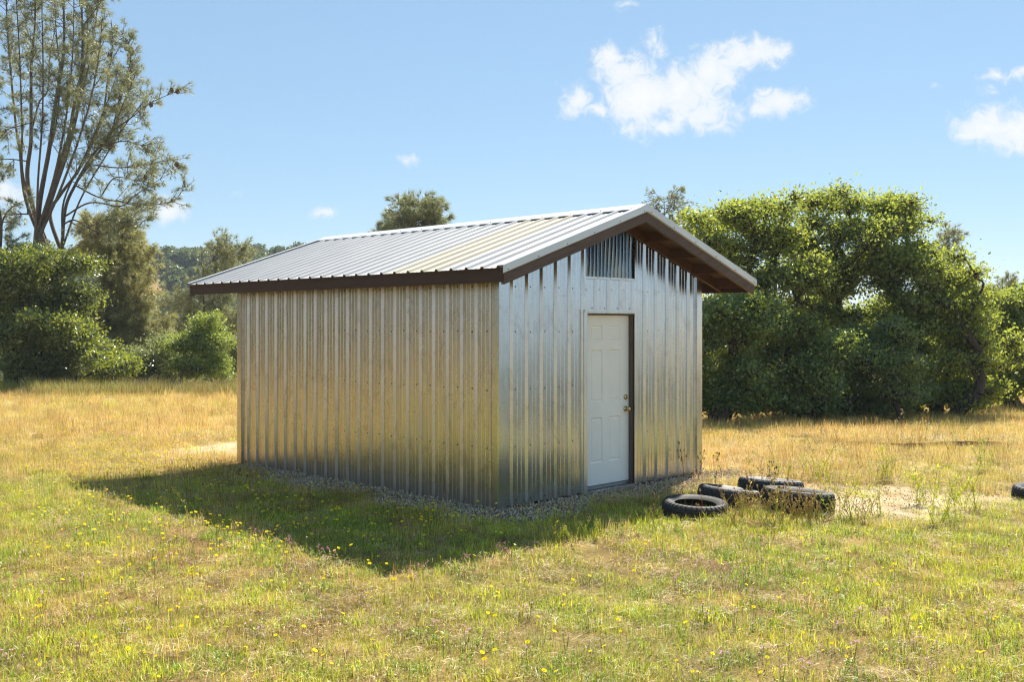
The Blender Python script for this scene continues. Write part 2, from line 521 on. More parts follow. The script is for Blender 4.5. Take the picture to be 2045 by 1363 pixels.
def lip_mask(x, y):
    lip = 17.6 + 0.35 * np.sin(x * 1.7) + 0.5 * (vnoise(x * 1.3, x * 0.0 + 3.3, 9) - .5) - 0.22 * (x - 6)
    n = fbm(x * 1.1, y * 0.9, 77)
    return sst(-0.40, -0.12, y - lip) * sst(0.20, 0.05, y - lip) * sst(4.6, 5.4, x) * sst(9.6, 8.2, x) * sst(0.30, 0.45, n)


xs = axis_pts([(-600, -120, 60), (-120, -30, 6), (-30, -12, 1.0), (-12, 14, 0.16), (14, 40, 1.0), (40, 160, 6), (160, 700.1, 60)])
ys = axis_pts([(-300, -40, 40), (-40, 0, 4), (0, 4, 0.5), (4, 22, 0.14), (22, 48, 0.6), (48, 160, 6), (160, 760, 60)])
sheet('ground', xs, ys, ground_z, M['ground'], {'bare': bare_mask, 'lip': lip_mask})


def hill_z(x, y):
    pr = sst(110, 265, y)
    ridge = 17.5 + 2.2 * np.sin(x * 0.022 + 0.6) + 3 * (fbm(x * 0.02, y * 0.02, 5) - .5)
    side = sst(75, -15, x)
    return -9 + (ridge + 9) * pr * side + 1.5 * (fbm(x * 0.05, y * 0.05, 8) - 0.5)


sheet('hill', np.arange(-420, 200, 8.0), np.arange(105, 420, 7.0), hill_z, M['hill'])


def far_hill_z(x, y):
    top = 25 * np.exp(-((x - 360) / 110.0) ** 2) + 2 * (fbm(x * 0.03, y * 0.03, 15) - .5)
    return -14 + (top + 14) * np.exp(-((y - 600) / 90.0) ** 2)


M['farhill'] = mat_plain('distant_scrub', (0.07, 0.085, 0.04), 0.95, var=0.7, scale=0.02)
sheet('distant_hill', np.arange(120, 690, 12.0), np.arange(420, 750, 12.0), far_hill_z, M['farhill'])


# ------------------------------------------------------------------ scatter (stuff)
def scatter(name, pts, idx, rot, scl, protos, label):
    coll = bpy.data.collections.new(name + '_kinds')
    for o in protos: coll.objects.link(o)
    me = bpy.data.meshes.new(name)
    me.vertices.add(len(pts)); me.vertices.foreach_set('co', np.asarray(pts, float).ravel())
    a = me.attributes.new('idx', 'INT', 'POINT'); a.data.foreach_set('value', np.asarray(idx, np.int32))
    a = me.attributes.new('rot', 'FLOAT_VECTOR', 'POINT'); a.data.foreach_set('vector', np.asarray(rot, np.float32).ravel())
    a = me.attributes.new('scl', 'FLOAT', 'POINT'); a.data.foreach_set('value', np.asarray(scl, np.float32))
    me.update()
    o = bpy.data.objects.new(name, me); COL.objects.link(o)
    ng = bpy.data.node_groups.new(name + '_spread', 'GeometryNodeTree')
    ng.interface.new_socket('Geometry', in_out='INPUT', socket_type='NodeSocketGeometry')
    ng.interface.new_socket('Geometry', in_out='OUTPUT', socket_type='NodeSocketGeometry')
    N, L = ng.nodes, ng.links
    gi = N.new('NodeGroupInput'); go = N.new('NodeGroupOutput')
    ip = N.new('GeometryNodeInstanceOnPoints'); ci = N.new('GeometryNodeCollectionInfo')
    ci.inputs['Collection'].default_value = coll
    ci.inputs['Separate Children'].default_value = True; ci.inputs['Reset Children'].default_value = True
    def na(nm, dt):
        nd = N.new('GeometryNodeInputNamedAttribute'); nd.data_type = dt; nd.inputs['Name'].default_value = nm
        return [s for s in nd.outputs if s.enabled and s.name == 'Attribute'][0]
    L.new(gi.outputs[0], ip.inputs['Points']); L.new(ci.outputs[0], ip.inputs['Instance'])
    ip.inputs['Pick Instance'].default_value = True
    L.new(na('idx', 'INT'), ip.inputs['Instance Index'])
    e2r = N.new('FunctionNodeEulerToRotation'); L.new(na('rot', 'FLOAT_VECTOR'), e2r.inputs[0])
    L.new(e2r.outputs[0], ip.inputs['Rotation'])
    L.new(na('scl', 'FLOAT'), ip.inputs['Scale'])
    L.new(ip.outputs[0], go.inputs[0])
    md = o.modifiers.new('spread', 'NODES'); md.node_group = ng
    tag(o, label, None, None, 'stuff')
    return o


class Blades:
    """thin leaf blades with one colour per blade"""
    def __init__(s): s.V = []; s.Q = []; s.T = []; s.C = []; s.n = 0

    def blade(s, base, head, h, lean, w, col, droop=0.3):
        d = np.array([math.cos(head), math.sin(head), 0.0]); sd = np.array([-d[1], d[0], 0.0])
        up = np.array([0, 0, 1.0])
        p0 = np.array(base); p1 = p0 + (up * math.cos(lean) + d * math.sin(lean)) * h * 0.55
        l2 = lean + droop
        p2 = p1 + (up * math.cos(l2) + d * math.sin(l2)) * h * 0.5
        s.V += [p0 - sd * w / 2, p0 + sd * w / 2, p1 - sd * w * 0.45, p1 + sd * w * 0.45, p2]
        n = s.n; s.Q.append((n, n + 1, n + 3, n + 2)); s.T.append((n + 2, n + 3, n + 4)); s.n += 5
        s.C += [col] * 5

    def straw(s, c, head, pitch, l, w, col):
        d = np.array([math.cos(head) * math.cos(pitch), math.sin(head) * math.cos(pitch), math.sin(pitch)])
        sd = np.array([-math.sin(head), math.cos(head), 0.35]); c = np.array(c)
        m = c + np.array([0, 0, l * 0.08])
        s.V += [c - d * l / 2, m - sd * w / 2, m + sd * w / 2, c + d * l / 2]
        n = s.n; s.T += [(n, n + 1, n + 2), (n + 1, n + 3, n + 2)]; s.n += 4; s.C += [col] * 4

    def disc(s, c, r, nrm, col, k=6, cup=0.0):
        c = np.array(c); nrm = np.array(nrm, float); nrm /= np.linalg.norm(nrm)
        u = np.cross(nrm, [0.3, 0.9, 0.2]); u /= np.linalg.norm(u); w = np.cross(nrm, u)
        s.V.append(c); s.C.append(col)
        for q in range(k):
            a = q * 2 * math.pi / k
            s.V.append(c + r * (math.cos(a) * u + math.sin(a) * w) + nrm * cup * r); s.C.append(col)
        n = s.n; s.T += [(n, n + 1 + q, n + 1 + (q + 1) % k) for q in range(k)]; s.n += k + 1

    def leafq(s, base, d, l, w, col):
        base = np.array(base); d = np.array(d, float); d /= np.linalg.norm(d)
        sd = np.cross(d, [0.1, 0.2, 1.0]); sd /= np.linalg.norm(sd) + 1e-9
        m = base + d * l * 0.5
        s.V += [base, m - sd * w / 2, base + d * l, m + sd * w / 2]
        n = s.n; s.Q.append((n, n + 1, n + 2, n + 3)); s.n += 4; s.C += [col] * 4

    def stem(s, pts, r, col, n=4):
        g = Geo(); tube(g, pts, r, n)
        V = g.V[0]; s.V += list(V); s.C += [col] * len(V)
        s.Q += [tuple(q + s.n) for q in g.Q[0]]
        if g.T: s.T += [tuple(q + s.n) for q in g.T[0]]
        s.n += len(V)

    def ball(s, c, r, col, sz=1.2):
        c = np.array(c)
        ring = [c + [r * math.cos(a) * 1.0, r * math.sin(a), 0] for a in np.arange(6) * math.pi / 3]
        s.V += [c - [0, 0, r * sz]] + ring + [c + [0, 0, r * sz]]; s.C += [col] * 8
        n = s.n
        s.T += [(n, n + 1 + (q + 1) % 6, n + 1 + q) for q in range(6)] + [(n + 7, n + 1 + q, n + 1 + (q + 1) % 6) for q in range(6)]
        s.n += 8

    def obj(s, name, mat, link=False, parent=None):
        g = Geo(); g.add(np.array(s.V), s.Q, s.T)
        o = g.build(name, mat, parent, link=link)
        at = o.data.attributes.new('bladecol', 'FLOAT_COLOR', 'POINT')
        c = np.concatenate([np.array(s.C, float), np.ones((len(s.C), 1))], 1)
        at.data.foreach_set('color', c.astype(np.float32).ravel())
        return o


def jit(c, v=0.25):
    f = 1 + random.uniform(-v, v)
    return tuple(max(0.0, x * f * (1 + random.uniform(-0.12, 0.12))) for x in c)


U = random.uniform
GREEN = [(0.13, 0.26, 0.022), (0.24, 0.40, 0.026), (0.36, 0.48, 0.032)]
YGREEN = [(0.52, 0.58, 0.035), (0.64, 0.62, 0.05), (0.42, 0.52, 0.03)]
GOLD = [(0.64, 0.43, 0.12), (0.74, 0.53, 0.17), (0.56, 0.34, 0.085)]
STRAW = [(0.58, 0.44, 0.22), (0.44, 0.30, 0.13), (0.76, 0.64, 0.40)]
BROWN = [(0.22, 0.11, 0.045), (0.30, 0.16, 0.065), (0.14, 0.065, 0.028)]


def tuft(kind, r=0.13):
    b = Blades()
    def q(): a = U(0, 6.283); d = r * math.sqrt(U(0, 1)); return (d * math.cos(a), d * math.sin(a), -0.005)
    if kind in ('green', 'ygreen'):
        pal = GREEN if kind == 'green' else YGREEN
        for _ in range(46):
            b.blade(q(), U(0, 6.283), U(0.03, 0.095), U(0.05, 0.7), U(0.0022, 0.0045), jit(random.choice(pal)), U(0.1, 0.7))
        for _ in range(16):
            p = q(); b.straw((p[0], p[1], U(0.004, 0.03)), U(0, 6.283), U(-0.3, 0.5), U(0.04, 0.10), 0.0022, jit(random.choice(STRAW + GOLD)))
    elif kind == 'gold':
        for _ in range(44):
            b.blade(q(), U(0, 6.283), U(0.05, 0.17), U(0.0, 0.5), U(0.0016, 0.0032), jit(random.choice(GOLD + STRAW[:1])), U(0.0, 0.5))
        for _ in range(16):
            p = q(); b.straw((p[0], p[1], U(0.004, 0.05)), U(0, 6.283), U(-0.3, 0.6), U(0.05, 0.13), 0.0025, jit(random.choice(STRAW)))
    elif kind == 'straw':
        for _ in range(64):
            p = q(); b.straw((p[0], p[1], U(0.003, 0.045)), U(0, 6.283), U(-0.35, 0.6), U(0.04, 0.13), U(0.0016, 0.0032), jit(random.choice(STRAW + GOLD[:1])))
        for _ in range(9):
            b.blade(q(), U(0, 6.283), U(0.03, 0.08), U(0.1, 0.8), 0.003, jit(random.choice(YGREEN)), U(0.1, 0.7))
    elif kind == 'brown':
        for _ in range(60):
            p = q(); b.straw((p[0], p[1], U(0.003, 0.04)), U(0, 6.283), U(-0.35, 0.6), U(0.03, 0.10), U(0.0018, 0.0036), jit(random.choice(BROWN + STRAW[1:2])))
        for _ in range(10):
            b.blade(q(), U(0, 6.283), U(0.03, 0.07), U(0.1, 0.8), 0.003, jit(random.choice(GREEN + YGREEN)), U(0.1, 0.7))
    elif kind == 'forb':
        for _ in range(5):
            p = np.array(q()); h = U(0.03, 0.09)
            b.stem([p, p + [U(-.01, .01), U(-.01, .01), h]], 0.0012, jit(GREEN[0]), 3)
            for t in range(9):
                a = U(0, 6.283); f = U(0.2, 1)
                b.leafq(p + [0, 0, h * f], (math.cos(a), math.sin(a), U(-0.2, 0.7)), U(0.014, 0.03), U(0.005, 0.011), jit(random.choice(GREEN + YGREEN[:1])))
        for _ in range(14):
            p = q(); b.straw((p[0], p[1], U(0.004, 0.03)), U(0, 6.283), U(-0.3, 0.5), U(0.04, 0.10), 0.0025, jit(random.choice(STRAW)))
    elif kind == 'tall':
        for _ in range(16):
            p = np.array(q()); h = U(0.14, 0.30); a = U(0, 6.283); ln = U(0, 0.3)
            top = p + np.array([math.cos(a) * ln * h, math.sin(a) * ln * h, h])
            c = jit(random.choice(GOLD + STRAW))
            b.stem([p, (p + top) / 2 + [0, 0, h * .05], top], 0.0011, c, 3)
            for t in range(4):
                f = 1 - t * 0.07
                b.leafq(p + (top - p) * f, (math.cos(a + t * 2), math.sin(a + t * 2), 1.2), 0.022, 0.004, jit(c))
        for _ in range(18):
            b.blade(q(), U(0, 6.283), U(0.06, 0.15), U(0.1, 0.7), 0.003, jit(random.choice(GOLD + YGREEN[:1])), U(0.1, 0.7))
    return b.obj('tuft_' + kind, M['grass'])


KINDS = ['green', 'ygreen', 'gold', 'straw', 'brown', 'forb', 'tall']
protos = []
for i, kd in enumerate(KINDS):
    for v in range(3):
        o = tuft(kd); o.name = 'tuft_%02d' % (i * 3 + v); protos.append(o)

# shed frame in the world (needed to keep the grass off it)
CORNER = np.array([-0.133, 10.6]); DR = np.array([0.7035, 0.7107]); DL = np.array([-0.7106, 0.7036])
W, LEN = 3.623, 5.154


def shed_uv(x, y):
    dx = x - CORNER[0]; dy = y - CORNER[1]
    return dx * DR[0] + dy * DR[1], dx * DL[0] + dy * DL[1]


def gravel_w(x, y):
    """how much gravel lies here: a strip along the two walls"""
    u, v = shed_uv(x, y)
    w = 0.55 * (fbm(x * 1.9, y * 1.9, 31) - 0.5)
    wl = 0.10 + 0.44 * sst(5.2, 3.6, v)
    a = sst(0.14, -0.14, -u - wl - w) * (v > -0.75) * (v < 4.9)
    wf = 0.62 * sst(-.6, .2, u)
    b = sst(0.14, -0.14, -v - wf - w) * (u > -0.8) * (u < 4.2)
    inside = (u > 0.02) & (u < W - 0.02) & (v > 0.02) & (v < LEN - 0.02)
    out = np.maximum(np.where(u < 0.02, a, 0), np.where(v < 0.02, b, 0))
    c = np.hypot(u, v)
    out = np.maximum(out, np.where((u < 0.02) & (v < 0.02), sst(0.75, 0.35, c + w), 0))
    return np.where(inside, 0, out)


def in_shed(x, y, m=0.0):
    u, v = shed_uv(x, y)
    return (u > -m) & (u < W + m) & (v > -m) & (v < LEN + m)


def field_points(y0, y1, dens, marg=1.2):
    wmax = 0.505 * y1 + marg
    n = int(dens * 2 * wmax * (y1 - y0))
    x = rng.uniform(-wmax, wmax, n); y = rng.uniform(y0, y1, n)
    k = np.abs(x) < 0.505 * y + marg
    return x[k], y[k]


def meadow():
    X = []; Y = []; S = []
    for y0, y1, dn, sc in ((4.6, 8, 100, 0.92), (8, 12, 78, 1.02), (12, 17, 55, 1.15), (17, 26, 30, 1.45), (26, 44, 12, 2.0)):
        x, y = field_points(y0, y1, dn)
        X.append(x); Y.append(y); S.append(sc * rng.uniform(0.7, 1.3, len(x)))
    x = rng.uniform(-16, -5, 5200); y = rng.uniform(5, 16, 5200)
    k = np.abs(x) > 0.505 * y + 1.2
    X.append(x[k]); Y.append(y[k]); S.append(np.full(k.sum(), 1.4))
    x = np.concatenate(X); y = np.concatenate(Y); s = np.concatenate(S)
    keep = ~in_shed(x, y, 0.06)
    keep &= rng.random(len(x)) > gravel_w(x, y) * 0.93
    keep &= rng.random(len(x)) > bare_mask(x, y) * 0.88
    keep &= lip_mask(x, y - 0.05) < 0.25
    x, y, s = x[keep], y[keep], s[keep]
    n1 = fbm(x * 0.35, y * 0.35, 41); n2 = fbm(x * 1.1, y * 1.1, 42); n3 = fbm(x * 0.9 + 5, y * 0.9, 43); n4 = fbm(x * 2.6, y * 2.6, 44, 2)
    near = sst(13.5, 8.5, y + 0.15 * x)
    shade = np.zeros(len(x))
    wts = np.stack([
        (0.40 + 2.6 * sst(0.42, 0.62, n2)) * near + 0.10,                       # green
        (1.3 + 3.6 * sst(0.38, 0.58, n1)) * near + 0.20,                       # yellow-green
        0.22 * near + 1.9 * (1 - near) * (0.4 + sst(0.35, 0.6, n3)),            # gold
        0.75 + 0.3 * (1 - near),                                                # straw
        (0.25 + 4.8 * sst(0.52, 0.62, n3)) * (0.25 + 0.75 * near) + 1.6 * sst(0.56, .66, n4),  # brown
        0.42 * near + 0.12,                                                     # broad-leaved
        0.02 * near + 0.10 * (1 - near) * sst(12, 18, y)], 1)                   # tall, with seed heads
    wts /= wts.sum(1, keepdims=True)
    cs = np.cumsum(wts, 1); r = rng.random(len(x))
    kd = (r[:, None] > cs).sum(1).clip(0, 6)
    idx = kd * 3 + rng.integers(0, 3, len(x))
    s = np.where(kd == 6, s * 0.75, s)
    pts = np.stack([x, y, ground_z(x, y)], 1)
    rot = np.stack([rng.uniform(-.12, .12, len(x)), rng.uniform(-.12, .12, len(x)), rng.uniform(0, 6.283, len(x))], 1)
    scatter('grass', pts, idx, rot, s, protos, 'mixed dry and green meadow grass covering the field')


meadow()


# flowers of the meadow
def flower_protos():
    out = []
    specs = [((0.80, 0.62, 0.02), 'y'), ((0.85, 0.70, 0.03), 'y'), ((0.80, 0.62, 0.02), 'y2'), ((0.74, 0.42, 0.52), 'p'), ((0.40, 0.22, 0.62), 'v'), ((0.78, 0.72, 0.60), 'w')]
    for i, (c, t) in enumerate(specs):
        b = Blades()
        for q in range(1 if t != 'p' else 4):
            h = U(0.07, 0.12); lx, ly = U(-.03, .03), U(-.03, .03)
            b.stem([(lx * .2, ly * .2, 0), (lx * .7, ly * .7, h * .6), (lx, ly, h)], 0.0010, jit((0.16, 0.20, 0.05)), 3)
            if t in ('y', 'y2'):
                b.disc((lx, ly, h), U(0.010, 0.015), (U(-.3, .3), U(-.5, .1), 1), c, 8, 0.15)
                b.disc((lx, ly, h + 0.003), 0.004, (0, 0, 1), (0.70, 0.45, 0.02), 5)
                b.ball((lx, ly, h - 0.003), 0.0035, (0.2, 0.2, 0.05))
            elif t == 'p':
                for w in range(3): b.disc((lx + U(-.008, .008), ly + U(-.008, .008), h + U(-.004, .004)), 0.005, (U(-.4, .4), U(-.6, .2), 1), jit(c, .15), 5, 0.2)
            elif t == 'v':
                for w in range(4): b.disc((lx + U(-.008, .008), ly + U(-.008, .008), h + U(-.006, .01)), 0.006, (U(-.6, .6), U(-1, .2), .8), jit(c, .15), 5, 0.3)
            else:
                b.ball((lx, ly, h), 0.008, jit(c, .1), 1.0)
        o = b.obj('flower_%02d' % i, M['flower']); out.append(o)
    return out


def flowers():
    X, Y, I = [], [], []
    def put(n, cx, cy, rx, ry, ids, gauss=True):
        for _ in range(n):
            px = random.gauss(cx, rx) if gauss else U(cx - rx, cx + rx)
            py = random.gauss(cy, ry) if gauss else U(cy - ry, cy + ry)
            if py < 800 or py > 1400: continue
            p = on_ground(px, py)
            if in_shed(p[0], p[1], 0.03) or (U(0, 1) < float(gravel_w(np.array([p[0]]), np.array([p[1]]))[0]) * 0.9): continue
            X.append(p[0]); Y.append(p[1]); I.append(random.choice(ids))
    put(620, 300, 930, 130, 45, [0, 1, 2])
    put(320, 120, 870, 120, 40, [0, 1, 2])
    put(150, 470, 960, 110, 25, [0, 1, 2])
    put(520, 640, 1030, 190, 45, [0, 1, 2])
    put(70, 950, 1050, 120, 25, [0, 1, 2])
    put(170, 250, 1080, 190, 70, [0, 1, 2])
    put(250, 1000, 1240, 1020, 140, [0, 1, 2], False)
    put(160, 1700, 920, 260, 50, [0, 1, 5, 5])
    put(150, 1000, 1220, 1020, 150, [3, 3, 3, 5], False)
    put(90, 200, 850, 250, 50, [4, 4, 3])
    put(60, 1750, 930, 200, 45, [4, 5, 5])
    put(650, 1700, 925, 190, 45, [5, 5, 5, 0], True)
    x = np.array(X); y = np.array(Y); n = len(x)
    pts = np.stack([x, y, ground_z(x, y)], 1)
    rot = np.stack([np.zeros(n), np.zeros(n), rng.uniform(0, 6.28, n)], 1)
    scatter('wildflowers', pts, np.array(I), rot, rng.uniform(0.8, 1.35, n), flower_protos(), 'tiny yellow, pink and violet flowers all over the meadow')


flowers()


# gravel along the shed
def gravel():
    ps = []
    for i in range(5):
        bm = bmesh.new(); bmesh.ops.create_icosphere(bm, subdivisions=1, radius=0.5)
        for v in bm.verts: v.co = Vector((v.co.x * U(.8, 1.3), v.co.y * U(.7, 1.0), v.co.z * U(.45, .8)))
        me = bpy.data.meshes.new('pebble'); bm.to_mesh(me); bm.free(); me.materials.append(M['gravel'])
        o = bpy.data.objects.new('pebble_%02d' % i, me); ps.append(o)
    n = 110000
    x = rng.uniform(-5.5, 4.2, n); y = rng.uniform(9.3, 15.5, n)
    k = rng.random(n) < gravel_w(x, y)
    x1, y1 = x[k], y[k]
    # loose stones on the bare patches
    m = 9000
    x2 = rng.uniform(2.2, 6.2, m); y2 = rng.uniform(9.8, 12.8, m)
    k = rng.random(m) < bare_mask(x2, y2) * 0.2
    x2, y2 = x2[k], y2[k]
    x = np.concatenate([x1, x2]); y = np.concatenate([y1, y2]); n = len(x)
    gw = gravel_w(x, y)
    z = ground_z(x, y) + 0.004 + rng.uniform(0, 0.03, n) * gw
    rot = rng.uniform(0, 6.28, (n, 3))
    scatter('gravel', np.stack([x, y, z], 1), rng.integers(0, 5, n), rot, rng.uniform(0.010, 0.026, n), ps, 'pale gravel spread along the foot of the metal walls')


gravel()


# ------------------------------------------------------------------ the shed
SHED = empty('metal_shed', (CORNER[0], CORNER[1], 0.0), math.atan2(DR[1], DR[0]))
tag(SHED, 'small corrugated metal shed with white door and low gable roof', 'shed')
EO, FO, BO = 0.457, 0.53, 0.55                       # overhangs: eaves, front, back
SL = 0.339
RIB = 0.2286


def roof_z(x): return 2.5 + SL * (np.minimum(x, W - x) + EO)


def rib_profile(a0, a1, off, h, base=0.066, top=0.026, minor=0.004):
    """(position, height) pairs of a ribbed sheet; ribs at off + k * RIB"""
    pts = [(a0, 0.0)]
    k0 = math.ceil((a0 - off) / RIB) - 1
    for k in range(k0, k0 + int((a1 - a0) / RIB) + 4):
        c = off + k * RIB
        seq = [(c - base / 2, 0), (c - top / 2, h), (c + top / 2, h), (c + base / 2, 0)]
        for mc in (c + RIB * 0.37, c + RIB * 0.63):
            seq += [(mc - 0.011, 0), (mc - 0.006, minor), (mc + 0.006, minor), (mc + 0.011, 0)]
        for q in seq:
            if a0 + 1e-4 < q[0] < a1 - 1e-4: pts.append(q)
    pts.append((a1, 0.0))
    return pts


def wall_sheet(g, prof, z0, ztop, front, openings=()):
    """front: sheet in the plane y = 0 facing -y; else the plane x = 0 facing -x. Strips between profile points, cut by openings."""
    def pt(a, h, z): return (a, -h, z) if front else (-h, a, z)
    NZ = 10
    for (a, ha), (b, hb) in zip(prof[:-1], prof[1:]):
        if b - a < 1e-5: continue
        mid = (a + b) / 2
        spans = [(z0, None)]
        for (o0, o1, q0, q1) in openings:
            if o0 < mid < o1:
                new = []
                for s0, s1 in spans:
                    new.append((s0, q0)) if q0 > s0 else None
                    if q1 is not None: new.append((q1, s1))
                spans = new
        for s0, s1 in spans:
            ta = ztop(a) if s1 is None else s1; tb = ztop(b) if s1 is None else s1
            zs = np.linspace(0, 1, NZ)
            V = []
            for f in zs:
                V += [pt(a, ha, s0 + (ta - s0) * f), pt(b, hb, s0 + (tb - s0) * f)]
            Q = [(2 * q, 2 * q + 1, 2 * q + 3, 2 * q + 2) for q in range(NZ - 1)]
            if not front: Q = [c[::-1] for c in Q]
            g.add(V, Q)


def screw(g, p, n, r=0.0092, hgt=0.006, m=1):
    n = np.array(n, float); u = np.cross(n, [0.2, 0.5, 0.84]); u /= np.linalg.norm(u); w = np.cross(n, u); p = np.array(p, float)
    a = np.arange(6) * math.pi / 3
    ring = np.cos(a)[:, None] * u + np.sin(a)[:, None] * w
    V = np.concatenate([p + ring * r, p + ring * r * 0.8 + n * hgt, [p + n * hgt]])
    Q = [(q, (q + 1) % 6, 6 + (q + 1) % 6, 6 + q) for q in range(6)]
    T = [(6 + q, 6 + (q + 1) % 6, 12) for q in range(6)]
    g.add(V, Q, T, m=m)


DO0, DO1, DZ0, DZ1 = 1.365, 2.245, 0.03, 2.065       # door opening
VZ0 = 2.48                                           # clear panel above it
RIBH = 0.027


def build_shed():
    S = SHED
    top_f = lambda x: float(roof_z(np.array(x))) - 0.075
    # front wall
    g = Geo()
    prof = rib_profile(0.0, W, 0.19, RIBH)
    pf = sorted(set([(round(a, 5), h) for a, h in prof] + [(W / 2, 0.0)]))
    # cut the ribs where the openings start
    cuts = []
    for c in (DO0, DO1):
        xs_ = [q[0] for q in pf]; hs_ = [q[1] for q in pf]
        cuts.append((c, float(np.interp(c, xs_, hs_))))
    pf = sorted(pf + cuts)
    wall_sheet(g, pf, 0.03, top_f, True, [(DO0, DO1, 0.0, DZ1), (DO0, DO1, VZ0, None)])
    rows = [0.08, 0.64, 1.25, 1.86, 2.34]
    for k in range(-1, 17):
        x = 0.19 + k * RIB + RIB * 0.20
        for r in rows:
            if 0.05 < x < W - 0.05 and not (DO0 - 0.06 < x < DO1 + 0.06 and r < DZ1) and r < top_f(x) - .05:
                screw(g, (x, -0.001, r + U(-.008, .008)), (0, -1, 0))
    for x in np.arange(DO0 + .12, DO1, RIB): screw(g, (x, -0.001, DZ1 + 0.06), (0, -1, 0))
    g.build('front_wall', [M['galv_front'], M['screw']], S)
    # side wall
    g = Geo()
    prof = rib_profile(0.0, LEN, 0.13, RIBH)
    wall_sheet(g, prof, 0.0, lambda y: 2.60, False)
    for k in range(0, 23):
        y = 0.13 + k * RIB + RIB * 0.22
        for r in rows[1:]:
            if 0.05 < y < LEN - .05: screw(g, (-0.001, y, r + U(-.008, .008)), (-1, 0, 0))
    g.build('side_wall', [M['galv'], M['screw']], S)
    # the two walls out of sight
    g = Geo()
    box(g, W - 0.012, W, 0.012, LEN - 0.012, 0.02, 2.58)
    g.build('far_side_wall', M['galv'], S)
    g = Geo()
    hexa(g, [(0.002, LEN - 0.01, 0.02), (W - 0.002, LEN - 0.01, 0.02), (W - .002, LEN, 0.02), (0.002, LEN, 0.02), (0.002, LEN - .01, 2.57), (W - .002, LEN - .01, 2.57), (W - .002, LEN, 2.57), (0.002, LEN, 2.57)])
    zt = top_f(W / 2)
    g.add([(0.002, LEN - .005, 2.572), (W - .002, LEN - .005, 2.572), (W / 2, LEN - .005, zt)], T=[(0, 1, 2)])
    g.build('back_wall', M['galv'], S)
    # inside lining that keeps the inside dark, floor, studs behind the clear panel
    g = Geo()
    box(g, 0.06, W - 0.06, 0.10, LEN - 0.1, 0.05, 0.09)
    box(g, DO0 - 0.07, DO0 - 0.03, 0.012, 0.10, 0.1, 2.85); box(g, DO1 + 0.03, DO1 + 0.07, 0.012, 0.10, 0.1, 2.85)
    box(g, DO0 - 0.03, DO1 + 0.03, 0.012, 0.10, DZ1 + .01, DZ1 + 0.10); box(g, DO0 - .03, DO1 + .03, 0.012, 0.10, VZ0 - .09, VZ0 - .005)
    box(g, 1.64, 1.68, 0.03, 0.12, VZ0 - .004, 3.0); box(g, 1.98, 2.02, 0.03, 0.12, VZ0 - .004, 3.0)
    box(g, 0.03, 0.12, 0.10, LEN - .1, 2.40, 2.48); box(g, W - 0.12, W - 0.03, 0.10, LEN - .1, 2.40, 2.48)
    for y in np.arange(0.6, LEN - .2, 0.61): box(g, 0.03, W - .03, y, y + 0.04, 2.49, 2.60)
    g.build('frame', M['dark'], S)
    # corner trims
    def corner(x, y, sx, sy, name='corner_trim'):
        g = Geo(); t = 0.024; w = 0.085; e = 0.0285
        xa, xb = sorted((x - sx * e, x + sx * w)); ya, yb = sorted((y - sy * e, y - sy * 0.0012))
        box(g, xa, xb, ya, yb, 0.005, 2.60)
        ya, yb = sorted((y - sy * 0.0011, y + sy * w)); xa, xb = sorted((x - sx * e, x - sx * 0.0012))
        box(g, xa, xb, ya, yb, 0.005, 2.60, m=1)
        return g.build(name, [M['galv_front'], M['galv']], S)
    corner(0, 0, 1, 1); corner(W, 0, -1, 1); corner(0, LEN, 1, -1)
    # skids under the front
    g = Geo(); box(g, 0.05, W - 0.02, 0.03, 0.12, -0.08, 0.029); box(g, 2.30, W + 0.01, -0.018, 0.025, -0.09, 0.026)
    g.build('skid', M['skid'], S)

    # ---- door
    D0, D1, y0 = DO0 + 0.012, DO1 - 0.009, 0.060
    zb, zt = 0.075, 2.045
    fr = Geo()
    box(fr, DO1 - 0.007, DO1 + 0.02, 0.002, 0.16, 0.03, DZ1 - .002)
    box(fr, DO0 - 0.022, DO0 + 0.010, 0.002, 0.16, 0.03, DZ1 - .002)
    box(fr, DO0 + 0.0105, DO1 - 0.0075, 0.002, 0.16, zt + 0.004, DZ1 - .003)
    frame = fr.build('door_frame', M['jamb'], S)
    g = Geo()
    box(g, DO0 - 0.052, DO0 + 0.004, -0.034, -0.0215, 0.02, DZ1 + 0.012)
    box(g, DO0 - 0.052, DO0 - 0.046, -0.0214, -0.001, 0.02, DZ1 + 0.012)
    g.build('door_casing', M['trim'], frame)
    g = Geo()
    box(g, DO0 - 0.052, DO1 + 0.055, -0.045, -0.0018, DZ1 + 0.0125, DZ1 + 0.040)
    g.build('door_casing', M['trim'], frame)
    g = Geo(); box(g, DO1 + 0.004, DO1 + 0.030, -0.026, -0.018, 0.02, DZ1 + 0.011)
    g.build('door_casing', M['trim'], frame)
    g = Geo(); box(g, DO0 + 0.005, DO1 - 0.001, -0.035, 0.14, 0.018, 0.029); box(g, DO0 + 0.0105, DO1 - 0.0078, 0.06, 0.15, 0.0295, 0.066)
    box(g, DO0 + 0.006, DO1 - 0.002, -0.036, -0.030, -0.05, 0.0175)
    g.build('door_sill', M['sill'], frame)
    bm = bmesh.new()
    dw, dh = D1 - D0, zt - zb
    cols = [0, 0.187, 0.435, 0.575, 0.815, 1]; rws = [0, 0.130, 0.397, 0.487, 0.795, 0.856, 0.94, 1]
    vs = [[bm.verts.new((D0 + c * dw, y0, zb + r * dh)) for r in rws] for c in cols]
    pan = []
    for i in range(len(cols) - 1):
        for j in range(len(rws) - 1):
            f = bm.faces.new((vs[i][j], vs[i + 1][j], vs[i + 1][j + 1], vs[i][j + 1]))
            if i in (1, 3) and j in (1, 3, 5): pan.append(f)
    bm.normal_update()
